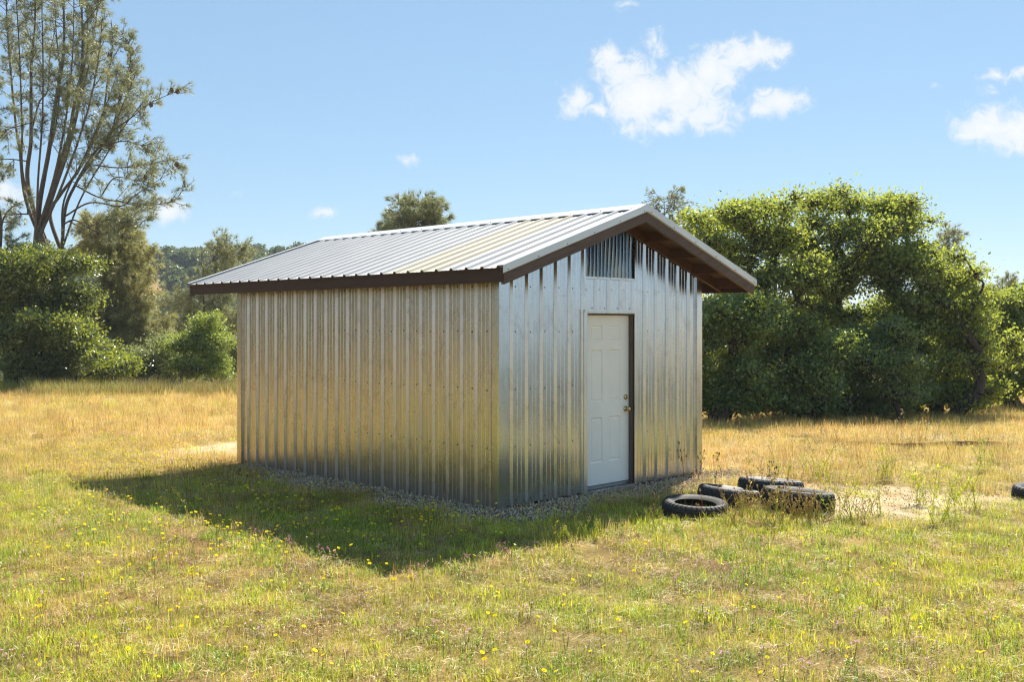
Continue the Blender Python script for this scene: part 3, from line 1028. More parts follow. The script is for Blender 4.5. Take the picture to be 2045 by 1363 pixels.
    bmesh.ops.inset_individual(bm, faces=pan, thickness=0.018, depth=-0.014)
    bmesh.ops.inset_individual(bm, faces=pan, thickness=0.010, depth=0.0)
    bmesh.ops.inset_individual(bm, faces=pan, thickness=0.022, depth=0.008)
    ed = [e for e in bm.edges if e.is_boundary]
    r = bmesh.ops.extrude_edge_only(bm, edges=ed)
    for v in r['geom']:
        if isinstance(v, bmesh.types.BMVert): v.co.y += 0.044
    me = bpy.data.meshes.new('door'); bm.to_mesh(me); bm.free(); me.materials.append(M['door'])
    door = bpy.data.objects.new('door', me); COL.objects.link(door); door.parent = S
    def lathe(name, prof, x, z, mat):
        g = Geo(); n = 20; a = np.arange(n) * 2 * np.pi / n
        V = np.concatenate([np.stack([x + r * np.cos(a), np.full(n, y0 - h), z + r * np.sin(a)], 1) for r, h in prof])
        Q = [(i * n + q, (i + 1) * n + q, (i + 1) * n + (q + 1) % n, i * n + (q + 1) % n) for i in range(len(prof) - 1) for q in range(n)]
        g.add(V, Q); return g.build(name, mat, door, smooth=True)
    kx = D0 + 0.925 * dw
    kb = [(0.034, 0), (0.034, 0.004), (0.026, 0.011), (0.013, 0.015), (0.012, 0.034), (0.021, 0.042), (0.028, 0.052), (0.028, 0.064), (0.020, 0.073), (0.0, 0.076)]
    lathe('knob', kb, kx, 0.93, M['brass'])
    lathe('deadbolt', [(0.031, 0), (0.031, 0.006), (0.026, 0.016), (0.016, 0.019), (0.0, 0.0195)], kx, 1.07, M['brass'])

    # ---- clear corrugated panel in the gable
    g = Geo()
    n = 260; xx = np.linspace(DO0 + 0.004, DO1 - 0.004, n)
    hh = 0.019 * np.sin((xx - DO0) / 0.0676 * 2 * np.pi)
    nz = 12
    V = []
    for f in np.linspace(0, 1, nz):
        for x, h in zip(xx, hh):
            z = VZ0 + 0.002 + (top_f(x) - VZ0 - .004) * f
            V.append((x, 0.004 - h + 0.004 * math.sin(f * 5 + x * 11), z))
    Q = [(i * n + j, i * n + j + 1, (i + 1) * n + j + 1, (i + 1) * n + j) for i in range(nz - 1) for j in range(n - 1)]
    g.add(V, Q)
    pn = g.build('gable_window', M['poly'], S, smooth=True)
    g = Geo(); box(g, DO0 - 0.02, DO1 + 0.03, -0.027, -0.0215, VZ0 - 0.022, VZ0 + 0.004)
    g.build('flashing', M['trim'], pn)

    # ---- roof
    roof = empty('roof', (0, 0, 0)); roof.parent = S
    nrm = np.array([-SL, 0, 1.0]); nrm /= np.linalg.norm(nrm)
    y0r, y1r = -FO, LEN + BO
    hl = W / 2 + EO
    pw = RIB * 4
    for side in (0, 1):
        a = y0r; i = 0
        while a < y1r - 0.02:
            b = min(a + pw, y1r)
            g = Geo()
            pr = rib_profile(a, b, y0r + 0.05, 0.023, 0.055, 0.024, 0.0022)
            for (ya, ha), (yb, hb) in zip(pr[:-1], pr[1:]):
                V = []
                for f in np.linspace(0, 1, 5):
                    x = -EO - 0.03 + (hl + 0.03) * f
                    for yy, h in ((ya, ha), (yb, hb)):
                        z = 2.5 + SL * (x + EO)
                        p = np.array([x, yy, z]) + nrm * h
                        V.append((p[0], p[1], p[2]) if side == 0 else (W - p[0], p[1], p[2]))
                Q = [(2 * q, 2 * q + 2, 2 * q + 3, 2 * q + 1) for q in range(4)]
                if side: Q = [q[::-1] for q in Q]
                g.add(V, Q)
            for k in range(4):
                yy = a + 0.05 + k * RIB + 0.055
                for f in (0.04, 0.30, 0.56, 0.82):
                    x = -EO + hl * f
                    if yy < b - .02:
                        p = np.array([x, yy, 2.5 + SL * (x + EO)]) + nrm * 0.001
                        nn = nrm.copy()
                        if side: p[0] = W - p[0]; nn[0] *= -1
                        screw(g, p, nn, 0.006, 0.006)
            g.build('roof_panel', [M['roof_cream'] if i == 1 else M['roof'], M['screw']], roof)
            a = b; i += 1
    # ridge cap
    g = Geo(); zr = float(roof_z(W / 2)); w = 0.17
    for s in (-1, 1):
        xe = W / 2 + s * w
        V = [(W / 2, y0r - 0.012, zr + 0.036), (W / 2, y1r + 0.012, zr + 0.036), (xe, y0r - .012, zr - SL * w + 0.024), (xe, y1r + .012, zr - SL * w + 0.024),
             (xe, y0r - .012, zr - SL * w + 0.016), (xe, y1r + .012, zr - SL * w + 0.016)]
        g.add(V, [(0, 1, 3, 2)] if s > 0 else [(0, 2, 3, 1)])
        g.add(V, [(2, 3, 5, 4)])
        for y in np.arange(y0r + .1, y1r, RIB * 2):
            f = 0.8; screw(g, (W / 2 + s * w * f, y, zr - SL * w * f + 0.027), (s * SL, 0, 1), 0.006)
    g.build('ridge_cap', [M['rake'], M['screw']], roof)
    # rake trims: a flat flange over the panels and a drop face
    for yr, so in ((y0r, -1), (y1r, 1)):
        for side in (0, 1):
            g = Geo()
            fx = lambda x: x if side == 0 else W - x
            def strip(A, Bq):
                V = [(fx(A[0]), A[1], A[2]), (fx(Bq[0]), Bq[1], Bq[2])]
                return V
            xe, xr = -EO - 0.035, W / 2
            ze, zz = 2.5 + SL * (xe + EO), 2.5 + SL * (xr + EO)
            yo = yr + so * 0.022
            up = 0.027; dn = 0.052
            V = [(fx(xe), yr - so * 0.055, ze + up), (fx(xr), yr - so * 0.055, zz + up), (fx(xe), yo, ze + up), (fx(xr), yo, zz + up), (fx(xe), yo, ze - dn), (fx(xr), yo, zz - dn),
                 (fx(xe), yr - so * .0, ze - dn - 0.008), (fx(xr), yr - so * .0, zz - dn - 0.008)]
            g.add(V, [(0, 1, 3, 2), (2, 3, 5, 4), (4, 5, 7, 6)])
            if so < 0:
                for f in np.linspace(0.03, 0.97, 6):
                    x = xe + (xr - xe) * f; z = 2.5 + SL * (x + EO) - 0.036
                    screw(g, (fx(x), yo, z), (0, so, 0), 0.006)
            g.build('rake_trim', [M['rake'], M['screw']], roof)
    # sheathing under the panels
    for side in (0, 1):
        g = Geo(); fx = (lambda x: x) if side == 0 else (lambda x: W - x)
        xe, xr = -EO + 0.005, W / 2
        ze, zz = 2.5 + SL * (xe + EO), 2.5 + SL * (xr + EO)
        t0, t1 = 0.006, 0.022
        ya, yb = y0r + 0.003, y1r - 0.003
        hexa(g, [(fx(xe), ya, ze - t1), (fx(xr), ya, zz - t1), (fx(xr), yb, zz - t1), (fx(xe), yb, ze - t1), (fx(xe), ya, ze - t0), (fx(xr), ya, zz - t0), (fx(xr), yb, zz - t0), (fx(xe), yb, ze - t0)])
        g.build('sheathing', M['osb'], roof)
    # boards along the slope
    def slope_board(name, ya, yb, mat, x0, hgt=0.14, drop=0.023):
        for side in (0, 1):
            g = Geo(); fx = (lambda x: x) if side == 0 else (lambda x: W - x)
            xr = W / 2 - 0.0006
            z0, z1 = 2.5 + SL * (x0 + EO) - drop, 2.5 + SL * (xr + EO) - drop
            hexa(g, [(fx(x0), ya, z0 - hgt), (fx(xr), ya, z1 - hgt), (fx(xr), yb, z1 - hgt), (fx(x0), yb, z0 - hgt), (fx(x0), ya, z0), (fx(xr), ya, z1), (fx(xr), yb, z1), (fx(x0), yb, z0)])
            g.build(name, mat, roof)
    slope_board('barge_board', y0r - 0.001, y0r + 0.040, M['barge'], -EO + 0.003, 0.150)
    slope_board('rafter', -0.064, -0.026, M['fascia_x'], -EO + 0.041, 0.125)
    slope_board('barge_board', y1r - 0.040, y1r - 0.001, M['barge'], -EO + 0.003, 0.150)
    slope_board('rafter', LEN + 0.026, LEN + 0.064, M['fascia_x'], -EO + 0.041, 0.125)
    # lookouts between rafter and barge board
    for side in (0, 1):
        fx = (lambda x: x) if side == 0 else (lambda x: W - x)
        for s in (0.10, 0.60, 1.10, 1.62):
            x = -EO + 0.05 + s; z = 2.5 + SL * (x + EO) - 0.024
            g = Geo(); xa, xb = sorted((fx(x), fx(x + 0.038)))
            zz = z
            box(g, xa, xb, y0r + 0.0405, -0.0645, zz - 0.118, zz - 0.001)
            g.build('lookout', M['fascia_x'], roof)
    # eave fascias: two boards on the near side
    for side in (0, 1):
        fx = (lambda x: x) if side == 0 else (lambda x: W - x)
        for a, b in ((y0r + 0.0005, 3.055), (3.061, y1r)):
            g = Geo(); xa, xb = sorted((fx(-EO - 0.004), fx(-EO + 0.036)))
            box(g, xa, xb, a - 0.0004, b, 2.352, 2.492)
            g.build('fascia', M['fascia'], roof)
    # rafter tails under the eaves
    for side in (0, 1):
        fx = (lambda x: x) if side == 0 else (lambda x: W - x)
        for y in np.arange(0.55, LEN, 0.61):
            g = Geo(); x0, x1 = -EO + 0.037, -0.026
            z0, z1 = 2.5 + SL * (x0 + EO) - .024, 2.5 + SL * (x1 + EO) - .024
            hexa(g, [(fx(x0), y, z0 - .12), (fx(x1), y, z1 - .12), (fx(x1), y + .038, z1 - .12), (fx(x0), y + .038, z0 - .12), (fx(x0), y, z0), (fx(x1), y, z1), (fx(x1), y + .038, z1), (fx(x0), y + .038, z0)])
            g.build('rafter_tail', M['fascia_x'], roof)


build_shed()


# ------------------------------------------------------------------ tyres
def make_tyre(rad, width, bead, mat, px, d, label, tilt=(0, 0), lug=40, sink=0.03, rz=0.0):
    """a tyre lying on its side: hollow casing with shoulder lugs, sidewall rings and an open middle"""
    w = width / 2
    prof = [(bead, -w * 0.62), (bead - 0.004, -w * 0.70), (bead + 0.012, -w * 0.80), (bead + 0.03, -w * 0.90), (bead + 0.06, -w * 1.0), (rad - 0.06, -w * 1.0),
            (rad - 0.028, -w * 0.96), (rad - 0.010, -w * 0.80), (rad, -w * 0.45)]
    outer = prof + [(rad + 0.002, -w * .40), (rad - 0.007, -w * 0.36), (rad - 0.007, -w * 0.30), (rad + 0.003, -w * 0.26), (rad + 0.003, -w * 0.05), (rad - 0.007, -w * 0.02), (rad - 0.007, w * .02), (rad + 0.003, w * .05),
                    (rad + 0.003, w * 0.26), (rad - 0.007, w * .30), (rad - .007, w * .36), (rad + .002, w * .40)] + [(r, -z) for r, z in prof[::-1]]
    inner = [(bead + 0.004, w * 0.60), (bead + 0.05, w * 0.84), (rad - 0.05, w * 0.84), (rad - 0.022, w * 0.55), (rad - 0.018, 0.0), (rad - 0.022, -w * .55), (rad - .05, -w * .84), (bead + .05, -w * .84), (bead + .004, -w * .60)]
    loop = outer + inner
    n = lug * 4; k = len(loop)
    a = np.arange(n) * 2 * np.pi / n
    V = np.zeros((n, k, 3))
    for j, (r, z) in enumerate(loop):
        rr = np.full(n, r); zz = np.full(n, z)
        if j < len(outer) and r > rad - 0.03:
            ph = np.arange(n) % 4
            cut = (ph < 1) if abs(z) > w * 0.38 else ((np.arange(n) + (2 if z > 0 else 0)) % 4 < 1)
            rr = rr - 0.009 * cut
            if abs(z) > w * 0.75: zz = zz - np.sign(z) * 0.006 * cut
        V[:, j, 0] = rr * np.cos(a); V[:, j, 1] = rr * np.sin(a); V[:, j, 2] = zz + w - sink
    i = np.arange(n)[:, None] * k; j = np.arange(k)[None, :]
    i2 = ((np.arange(n) + 1) % n)[:, None] * k; j2 = (j + 1) % k
    Q = np.stack([i + j, i2 + j, i2 + j2, i + j2], -1).reshape(-1, 4)
    g = Geo().add(V.reshape(-1, 3), Q)
    o = g.build('old_tyre', mat, smooth=False)
    x = (px - CX) / F * d
    o.location = (x, d, gz(x, d)); o.rotation_euler = (tilt[0], tilt[1], rz)
    tag(o, label, 'tyre', 'old tyres dumped beside the shed')
    return o


make_tyre(0.338, 0.205, 0.215, M['rubber'], 1388, 10.34, 'black tyre lying flat beside the gravel, closest to the white door', (R(3), R(2)), sink=0.055)
make_tyre(0.335, 0.21, 0.205, M['rubber_worn'], 1454, 11.0, 'worn smooth-shouldered tyre tipped up behind the flat tyre nearest the door', (R(-4), R(7)), 28, 0.035)
make_tyre(0.372, 0.255, 0.235, M['rubber'], 1592, 10.62, 'widest tyre, chunky tread showing, with dry weeds growing against it', (R(-3), R(5)), 34, 0.04)
make_tyre(0.36, 0.215, 0.225, M['rubber_worn'], 1538, 11.35, 'tyre at the back of the pile, mostly hidden behind the widest one', (R(-5), R(4)), 36, 0.0)
make_tyre(0.33, 0.20, 0.21, M['rubber'], 2086, 11.3, 'lone tyre out on the dry meadow at the right edge of the photo', (R(2), 0), 36, 0.06)


# ------------------------------------------------------------------ trees
def leaves(g, C, size, up=0.25, aspect=0.6, m=0):
    """leaf-sized rhombs with random bearing at the points C"""
    n = len(C)
    nr = rng.normal(size=(n, 3)); nr[:, 2] += up
    nr /= np.linalg.norm(nr, axis=1)[:, None]
    t = rng.normal(size=(n, 3)); t -= (t * nr).sum(1)[:, None] * nr; t /= np.linalg.norm(t, axis=1)[:, None]
    b = np.cross(nr, t)
    s = size * rng.uniform(0.45, 1.6, n)[:, None]
    V = np.stack([C - t * s * 0.5, C + b * s * 0.5 * aspect + nr * s * .12, C + t * s * 0.5, C - b * s * 0.5 * aspect + nr * s * .12], 1).reshape(-1, 3)
    Q = np.arange(n * 4).reshape(-1, 4)
    g.add(V, Q, m=m, a=np.repeat(rng.random(n), 4))


def needles(g, C, D, length, width, per, spread=0.9, droop=0.15):
    """tufts of long needles at C pointing along D"""
    n = len(C) * per
    c = np.repeat(C, per, 0); d = np.repeat(D, per, 0)
    v = d + spread * rng.normal(size=(n, 3)) * 0.6
    v[:, 2] -= droop
    v /= np.linalg.norm(v, axis=1)[:, None]
    l = length * rng.uniform(0.6, 1.2, n)[:, None]
    s = np.cross(v, rng.normal(size=(n, 3))); s /= np.linalg.norm(s, axis=1)[:, None]
    V = np.stack([c - s * width / 2, c + s * width / 2, c + v * l], 1).reshape(-1, 3)
    g.add(V, T=np.arange(n * 3).reshape(-1, 3), a=np.repeat(np.repeat(rng.random(len(C)), per) * .7 + rng.random(n) * .3, 3))


def rdir(n, zmul=1.0):
    v = rng.normal(size=(n, 3)); v[:, 2] *= zmul
    return v / np.linalg.norm(v, axis=1)[:, None]


def broadleaf(name, label, cat, base_px, d, lobes, leafmat, leaf=0.075, dens=1.0, trunk_r=0.25, depth=1.0, group=None, stems=1, clump=0.16, barkmat='bark', per=16, tips_k=1.0):
    """lobes: (px, py, r_px[, ry_px]) in the photo; each becomes an ellipsoid of twigs in space, spread in depth"""
    bx = (base_px - CX) / F * d
    base = np.array([bx, d, gz(bx, d) - 0.1])
    t = empty(name, base); tag(t, label, cat, group)
    gt, gc = Geo(), Geo()
    L = []
    for lb in lobes:
        px, py, r = lb[:3]; ry = lb[3] if len(lb) > 3 else r
        c = P(px, py, d); rr = np.array([r, r, ry]) / F * d
        L.append((c, rr))
    xs_ = np.array([c[0] for c, _ in L]); half = max(0.5, (xs_.max() - xs_.min()) / 2)
    mid = (xs_.max() + xs_.min()) / 2
    LB = []
    for q, (c, rr) in enumerate(L):
        e = math.sqrt(max(0.05, 1 - min(1, ((c[0] - mid) / (half + rr[0])) ** 2)))
        for w in ((-1, 1) if depth > 0.6 else (0,)):
            off = depth * half * e * (0.42 * w + rng.uniform(-.3, .3))
            LB.append((c + np.array([rng.normal() * 0.12 * rr[0], off, rng.normal() * 0.1 * rr[2]]), rr * rng.uniform(.85, 1.1)))
    big = LB; LB = []
    for c, rr in big:                              # break each mass of foliage into smaller uneven ones
        for w in range(3):
            LB.append((c + rdir(1)[0] * rr * rng.uniform(0.30, 0.95) * np.array([1.45, 1.2, 0.8]), rr * rng.uniform(0.45, 0.78) * np.array([1.3, 1.3, 0.8])))
    fork = base + np.array([0, 0, max(0.5, (np.mean([c[2] for c, _ in LB]) - base[2]) * 0.33)])
    # trunk(s)
    roots = []
    for s in range(stems):
        sp = np.array([rng.normal() * 0.22, rng.normal() * 0.22, 0]) * (stems > 1)
        b0 = base + sp * 0.8
        f = fork + sp * 2.2 + np.array([rng.normal() * .1, rng.normal() * .1, rng.normal() * .15])
        pth = curve([b0, b0 * 0.5 + f * 0.5 + rng.normal(size=3) * 0.08, f], 5)
        rad = np.linspace(trunk_r * 1.0, trunk_r * 0.78, len(pth)) / math.sqrt(stems); rad[0] *= 1.55; rad[1] *= 1.2
        tube(gt, pth - base, rad, 10)
        roots.append(f)
    nodes = [(f, -1, 0.0) for f in roots]          # position, parent, length from the fork
    cnt = [0.0] * len(nodes); branches = []
    LB.sort(key=lambda q: min(np.linalg.norm(q[0] - f) for f in roots))
    for c, rr in LB:
        PN = np.array([q[0] for q in nodes]); PL = np.array([q[2] for q in nodes])
        cost = np.linalg.norm(PN - c, axis=1) + 0.38 * PL + 0.6 * np.clip(PN[:, 2] - c[2], 0, None)
        i0 = int(np.argmin(cost)); f = PN[i0]
        ln = np.linalg.norm(c - f)
        m1 = f + (c - f) * 0.38 + np.array([0, 0, ln * 0.10]) + rng.normal(size=3) * ln * 0.10
        m2 = f + (c - f) * 0.72 + np.array([0, 0, ln * 0.06]) + rng.normal(size=3) * ln * 0.10
        pth = curve([f, m1, m2, c], 3)
        ids = [i0]; L0 = PL[i0]
        for q in range(1, len(pth)):
            L0 += np.linalg.norm(pth[q] - pth[q - 1]); nodes.append((pth[q], ids[-1], L0)); cnt.append(0.0); ids.append(len(nodes) - 1)
        w = float(rr.mean()); k = ids[-1]
        while k >= 0: cnt[k] += w; k = nodes[k][1]
        branches.append((ids, pth, c, rr))
    for q in range(len(roots)):                    # every stem carries some of the crown
        if cnt[q] == 0:
            c, rr = min(LB, key=lambda w: np.linalg.norm(w[0] - roots[q]))
            pth = curve([roots[q], (roots[q] + c) / 2 + rng.normal(size=3) * 0.1, c], 4); ids = [q]
            for w in range(1, len(pth)): nodes.append((pth[w], ids[-1], 0)); cnt.append(0.0); ids.append(len(nodes) - 1)
            for w in ids: cnt[w] += float(rr.mean()) * 2
            branches.append((ids, pth, c, rr))
    tot = max(cnt)
    for ids, pth, c, rr in branches:
        rads = np.array([max(0.014, trunk_r * 0.62 * (cnt[q] / tot) ** 0.62) for q in ids]); rads[0] = min(rads[0], rads[1] * 1.25)
        tube(gt, pth - base, rads, 7)
        rm = rr.mean()
        nt = max(8, int(tips_k * 215 * rm * rm + 7))
        dv = rdir(nt)
        rad = rng.random(nt) ** 0.45 * rng.uniform(0.78, 1.14, nt)
        lump = 0.75 + 0.5 * vnoise(dv[:, 0] * 1.7 + c[0], dv[:, 1] * 1.7 + dv[:, 2] * 1.3 + c[2], 5)
        tips = c + dv * rr * (rad * lump)[:, None]
        allc = []
        for q in range(nt):
            st = pth[rng.integers(len(pth) // 2, len(pth))]
            md = (st + tips[q]) / 2 + rng.normal(size=3) * 0.12 * rm
            tw = np.stack([st, md, tips[q]])
            tube(gt, tw - base, np.array([0.014, 0.009, 0.004]) * (0.7 + trunk_r), 4, cap=False)
            k = max(3, int(per * dens * rng.uniform(.25, 1.6) * (1.25 - 0.5 * rad[q])))
            fr = rng.uniform(0.45, 1.08, k)[:, None]
            pos = md + (tips[q] - md) * fr + rng.normal(size=(k, 3)) * clump * rng.uniform(0.7, 1.6) * np.array([1, 1, .7])
            allc.append(pos)
        leaves(gc, np.concatenate(allc) - base, leaf)
    trunk = gt.build('trunk', M[barkmat], t, smooth=True)
    crown = gc.build('crown', M[leafmat], t)
    return t


def pine(name, label, base_px, d, stems, mat='pine', group=None, tw_len=1.0, tw_step=0.30, start=0.35, nl=0.22, nw=0.013, per=26, base_py=None, dvar=1.6, cones=(), base_r=0.25, droop=0.15, cat='pine tree', start2=0.0):
    """stems: list of (radius at start, radius at end, foliage weight, [(px, py), ...]) drawn in the photo, given depth in space"""
    bx = (base_px - CX) / F * d
    base = np.array([bx, d, gz(bx, d) - 0.1])
    t = empty(name, base); tag(t, label, cat, group)
    gt, gc = Geo(), Geo()
    TC, TD = [], []
    seen = []
    for r0, r1, fol, pts in stems:
        ang = rng.uniform(-1, 1) * dvar
        wp = [P(px, py, d + ang * (q / (len(pts) - 1)) ** 0.9) for q, (px, py) in enumerate(pts)]
        if not seen and abs(pts[0][0] - base_px) < 2: wp[0] = base.copy()
        elif seen:
            A = np.concatenate(seen); w0 = P(*pts[0], d)
            i0 = int(np.argmin((A[:, 0] - w0[0]) ** 2 + (A[:, 2] - w0[2]) ** 2))
            if np.hypot(A[i0, 0] - w0[0], A[i0, 2] - w0[2]) < 0.7:
                dy = A[i0, 1] - wp[0][1]
                wp = [P(px, py, w[1] + dy) for w, (px, py) in zip(wp, pts)]; wp[0] = A[i0].copy()
        pth = curve(wp, 6)
        rad = np.linspace(r0, r1, len(pth)) * (0.62 if r0 < 0.3 else 0.72)
        seen.append(pth)
        tube(gt, pth - base, rad, 8 if r0 > .08 else 6)
        if fol <= 0: continue
        seg = np.linalg.norm(np.diff(pth, axis=0), axis=1); cum = np.concatenate([[0], np.cumsum(seg)]); tot = cum[-1]
        s = tot * (start if r0 < 0.115 else max(start, start2))
        while s < tot:
            f = s / tot
            q = np.array([np.interp(s, cum, pth[:, a]) for a in range(3)])
            q2 = np.array([np.interp(min(tot, s + .1), cum, pth[:, a]) for a in range(3)])
            ax = (q2 - q) / (np.linalg.norm(q2 - q) + 1e-9) if s + .1 < tot else np.array([0, 0, 1.])
            for _ in range(rng.poisson(2.6 * fol)):
                dv = rdir(1)[0] + ax * rng.uniform(0.4, 1.2); dv /= np.linalg.norm(dv)
                ln = tw_len * rng.uniform(0.35, 1.1) * (1.15 - 0.45 * f)
                e = q + dv * ln + np.array([0, 0, rng.uniform(-.05, .18) * ln])
                mdp = (q + e) / 2 + np.array([0, 0, -0.06 * ln]) + rng.normal(size=3) * 0.05 * ln
                tube(gt, np.stack([q, mdp, e]) - base, np.array([0.017, 0.011, 0.005]), 4, cap=False)
                k = 3 + int(ln * 6)
                for w in range(k):
                    ff = rng.uniform(0.45, 1.0)
                    b = mdp + (e - mdp) * (2 * ff - 1) if ff > .5 else q + (mdp - q) * 2 * ff
                    sd = rdir(1)[0] * 0.22 * ln
                    TC.append(b + sd); TD.append((dv + sd * 2) * 0.8)
                    if np.linalg.norm(sd) > 0.1: tube(gt, np.stack([b, b + sd]) - base, np.array([0.007, 0.004]), 3, cap=False)
                TC.append(e); TD.append(dv)
            s += tw_step * rng.uniform(.6, 1.4)
    needles(gc, np.array(TC) - base, np.array(TD), nl, nw, per, 0.9, droop)
    gt.build('trunk', M['pinebark'], t, smooth=True)
    gc.build('crown', M[mat], t)
    for (px, py) in cones:
        tc = np.array(TC); pp = np.hypot((tc[:, 0] / tc[:, 1] * F + CX) - px, (HZ - (tc[:, 2] - CAMZ) / tc[:, 1] * F) - py)
        g = Geo(); c = tc[int(np.argmin(pp))] - base; n = 8; a = np.arange(n) * 2 * np.pi / n
        pr = [(0.02, -.11), (0.075, -.06), (0.09, 0.0), (0.065, .07), (0.02, .12)]
        V = np.concatenate([np.stack([c[0] + r * np.cos(a), c[1] + r * np.sin(a), np.full(n, c[2] + h)], 1) for r, h in pr])
        V += rng.normal(size=V.shape) * 0.008
        g.add(V, [(i * n + q, i * n + (q + 1) % n, (i + 1) * n + (q + 1) % n, (i + 1) * n + q) for i in range(4) for q in range(n)])
        g.build('cone', M['cone'], t)
    return t


def left_side():
    # tall many-stemmed pine
    B = (68, 800)
    st = [(0.42, 0.34, 0, [B, (70, 660), (72, 560), (70, 500)]), (0.24, 0.20, 0, [(104, 800), (102, 640), (96, 560), (93, 480)]), (0.19, 0.15, 0, [(128, 800), (124, 640), (122, 560), (123, 505)]),
          (0.13, 0.04, .8, [(60, 500), (52, 400), (40, 300), (33, 260), (22, 150), (15, 60), (10, -70)]),
          (0.16, 0.04, .8, [(62, 495), (56, 370), (62, 280), (62, 190), (63, 120), (70, 40), (70, -90)]),
          (0.06, 0.03, .6, [(62, 245), (78, 205), (95, 180), (100, 110), (110, 50), (112, -60)]),
          (0.05, 0.02, .6, [(62, 130), (55, 60), (48, -50)]),
          (0.17, 0.05, .7, [(70, 495), (80, 400), (98, 300), (112, 200), (125, 120), (128, 60), (125, -70)]),
          (0.07, 0.03, .7, [(98, 300), (110, 260), (120, 160), (112, 60), (108, -40)]),
          (0.17, 0.04, .9, [(76, 495), (95, 420), (118, 330), (138, 270), (150, 200), (168, 130), (175, 80), (172, -40)]),
          (0.15, 0.04, .9, [(80, 490), (105, 390), (135, 300), (158, 200), (165, 100), (163, 10), (165, -60)]),
          (0.08, 0.03, 1., [(140, 290), (165, 180), (180, 120), (190, 50), (200, -20)]),
          (0.13, 0.03, 1.1, [(92, 492), (100, 430), (120, 390), (150, 350), (178, 300), (205, 230), (215, 160), (225, 90), (222, 40)]),
          (0.12, 0.03, 1.2, [(122, 510), (130, 420), (150, 370), (185, 310), (220, 270), (245, 210), (270, 150)]),
          (0.09, 0.02, 1.2, [(150, 365), (200, 300), (232, 250), (258, 180), (262, 120)]),
          (0.05, 0.015, 1.2, [(235, 265), (262, 235), (290, 212), (320, 196), (350, 184)]),
          (0.06, 0.015, 1.0, [(130, 425), (180, 405), (240, 412), (268, 392), (300, 370), (330, 352)]),
          (0.06, 0.012, .8, [(150, 372), (200, 395), (260, 405), (320, 408), (350, 398), (370, 372)]),
          (0.06, 0.012, .9, [(105, 445), (150, 440), (190, 462), (235, 472), (258, 452), (272, 425)]),
          (0.05, 0.015, 1.2, [(190, 330), (240, 335), (290, 328), (352, 318)]),
          (0.05, 0.015, 1.2, [(190, 300), (245, 282), (285, 292), (308, 312)]),
          (0.05, 0.015, 1.2, [(180, 360), (230, 355), (280, 362), (318, 350)]),
          (0.06, 0.015, 1.0, [(58, 430), (30, 428), (0, 440), (-30, 445)]),
          (0.05, 0.015, 1.0, [(40, 310), (10, 318), (-25, 330)]),
          (0.04, 0.012, 1.2, [(30, 230), (5, 262), (-30, 285)]),
          (0.05, 0.015, 1.2, [(120, 440), (170, 455), (215, 440), (260, 445), (310, 438)]),
          (0.05, 0.015, 1.3, [(205, 250), (240, 190), (262, 110), (240, 60)]),
          (0.05, 0.012, 1.3, [(165, 60), (190, 20), (215, -20)]),
          (0.08, 0.025, .6, [(60, 470), (48, 360), (44, 250), (40, 130), (34, 20), (30, -40)]),
          (0.08, 0.025, .6, [(72, 470), (76, 360), (84, 250), (86, 140), (84, 30), (84, -40)]),
          (0.09, 0.025, .6, [(80, 470), (104, 370), (124, 280), (138, 190), (146, 90), (148, -30)]),
          (0.09, 0.025, .7, [(84, 480), (116, 390), (150, 300), (178, 210), (196, 120), (205, 30)]),
          (0.08, 0.020, .8, [(96, 480), (128, 400), (170, 310), (208, 220), (236, 140)]),
          (0.07, 0.020, .8, [(126, 500), (160, 400), (206, 320), (250, 250), (290, 200)])]
    pine('gray_pine', 'tall open pine with a fan of bare stems, touching the top of the photo', 68, 40.0, st, 'pine', tw_len=0.95, tw_step=0.30, start=0.34, start2=0.52, nl=0.25, nw=0.012, per=17, dvar=2.4,
         cones=[(352, 186), (344, 182), (262, 160), (250, 97), (263, 99), (300, 212), (355, 328), (290, 355), (215, 110), (240, 200), (135, 35)])
    # leaning trunk at the edge of the photo
    st = [(0.18, 0.12, 0, [(-8, 800), (-12, 600), (0, 470), (-5, 410)]), (0.12, 0.04, .9, [(-5, 420), (-20, 300), (-30, 150), (-40, 20)]),
          (0.06, 0.02, 1.2, [(-8, 470), (10, 430), (35, 405)]), (0.06, 0.02, 1.2, [(-5, 520), (20, 490), (45, 470)])]
    pine('gray_pine', 'pine cut off by the left edge of the photo, only green twigs showing', -8, 37.0, st, 'pine', tw_len=0.8, tw_step=0.3, start=0.1, nl=0.22, nw=0.016, per=24)
    # drooping olive pine
    st = [(0.20, 0.10, .3, [(185, 800), (190, 700), (200, 600), (212, 520), (225, 450)])]
    for k in range(48):
        y = U(490, 770); x0 = 200 + U(-12, 12)
        ex = x0 + random.choice((-.55, 1, 1, 1)) * U(50, 175) * (0.50 + 0.75 * (y - 490) / 260)
        st.append((0.045, 0.01, 1.6, [(x0, y), ((x0 + ex) / 2, y - U(0, 25)), (ex, y + U(-22, 34))]))
    for k in range(6):
        x0 = U(205, 225); st.append((0.035, 0.01, 1.5, [(x0, U(480, 520)), (x0 + U(-30, 50), U(450, 500)), (x0 + U(-60, 95), U(440, 490))]))
    pine('gray_pine', 'drooping olive-gold pine between the tall pine and the shed', 185, 43.0, st, 'pine_olive', tw_len=1.1, tw_step=0.40, start=0.15, nl=0.27, nw=0.017, per=24, dvar=2.0, base_r=0.2, droop=0.35)
    # dark pine close to the shed
    st = [(0.16, 0.05, .2, [(408, 800), (410, 700), (407, 600), (405, 540), (402, 520)])]
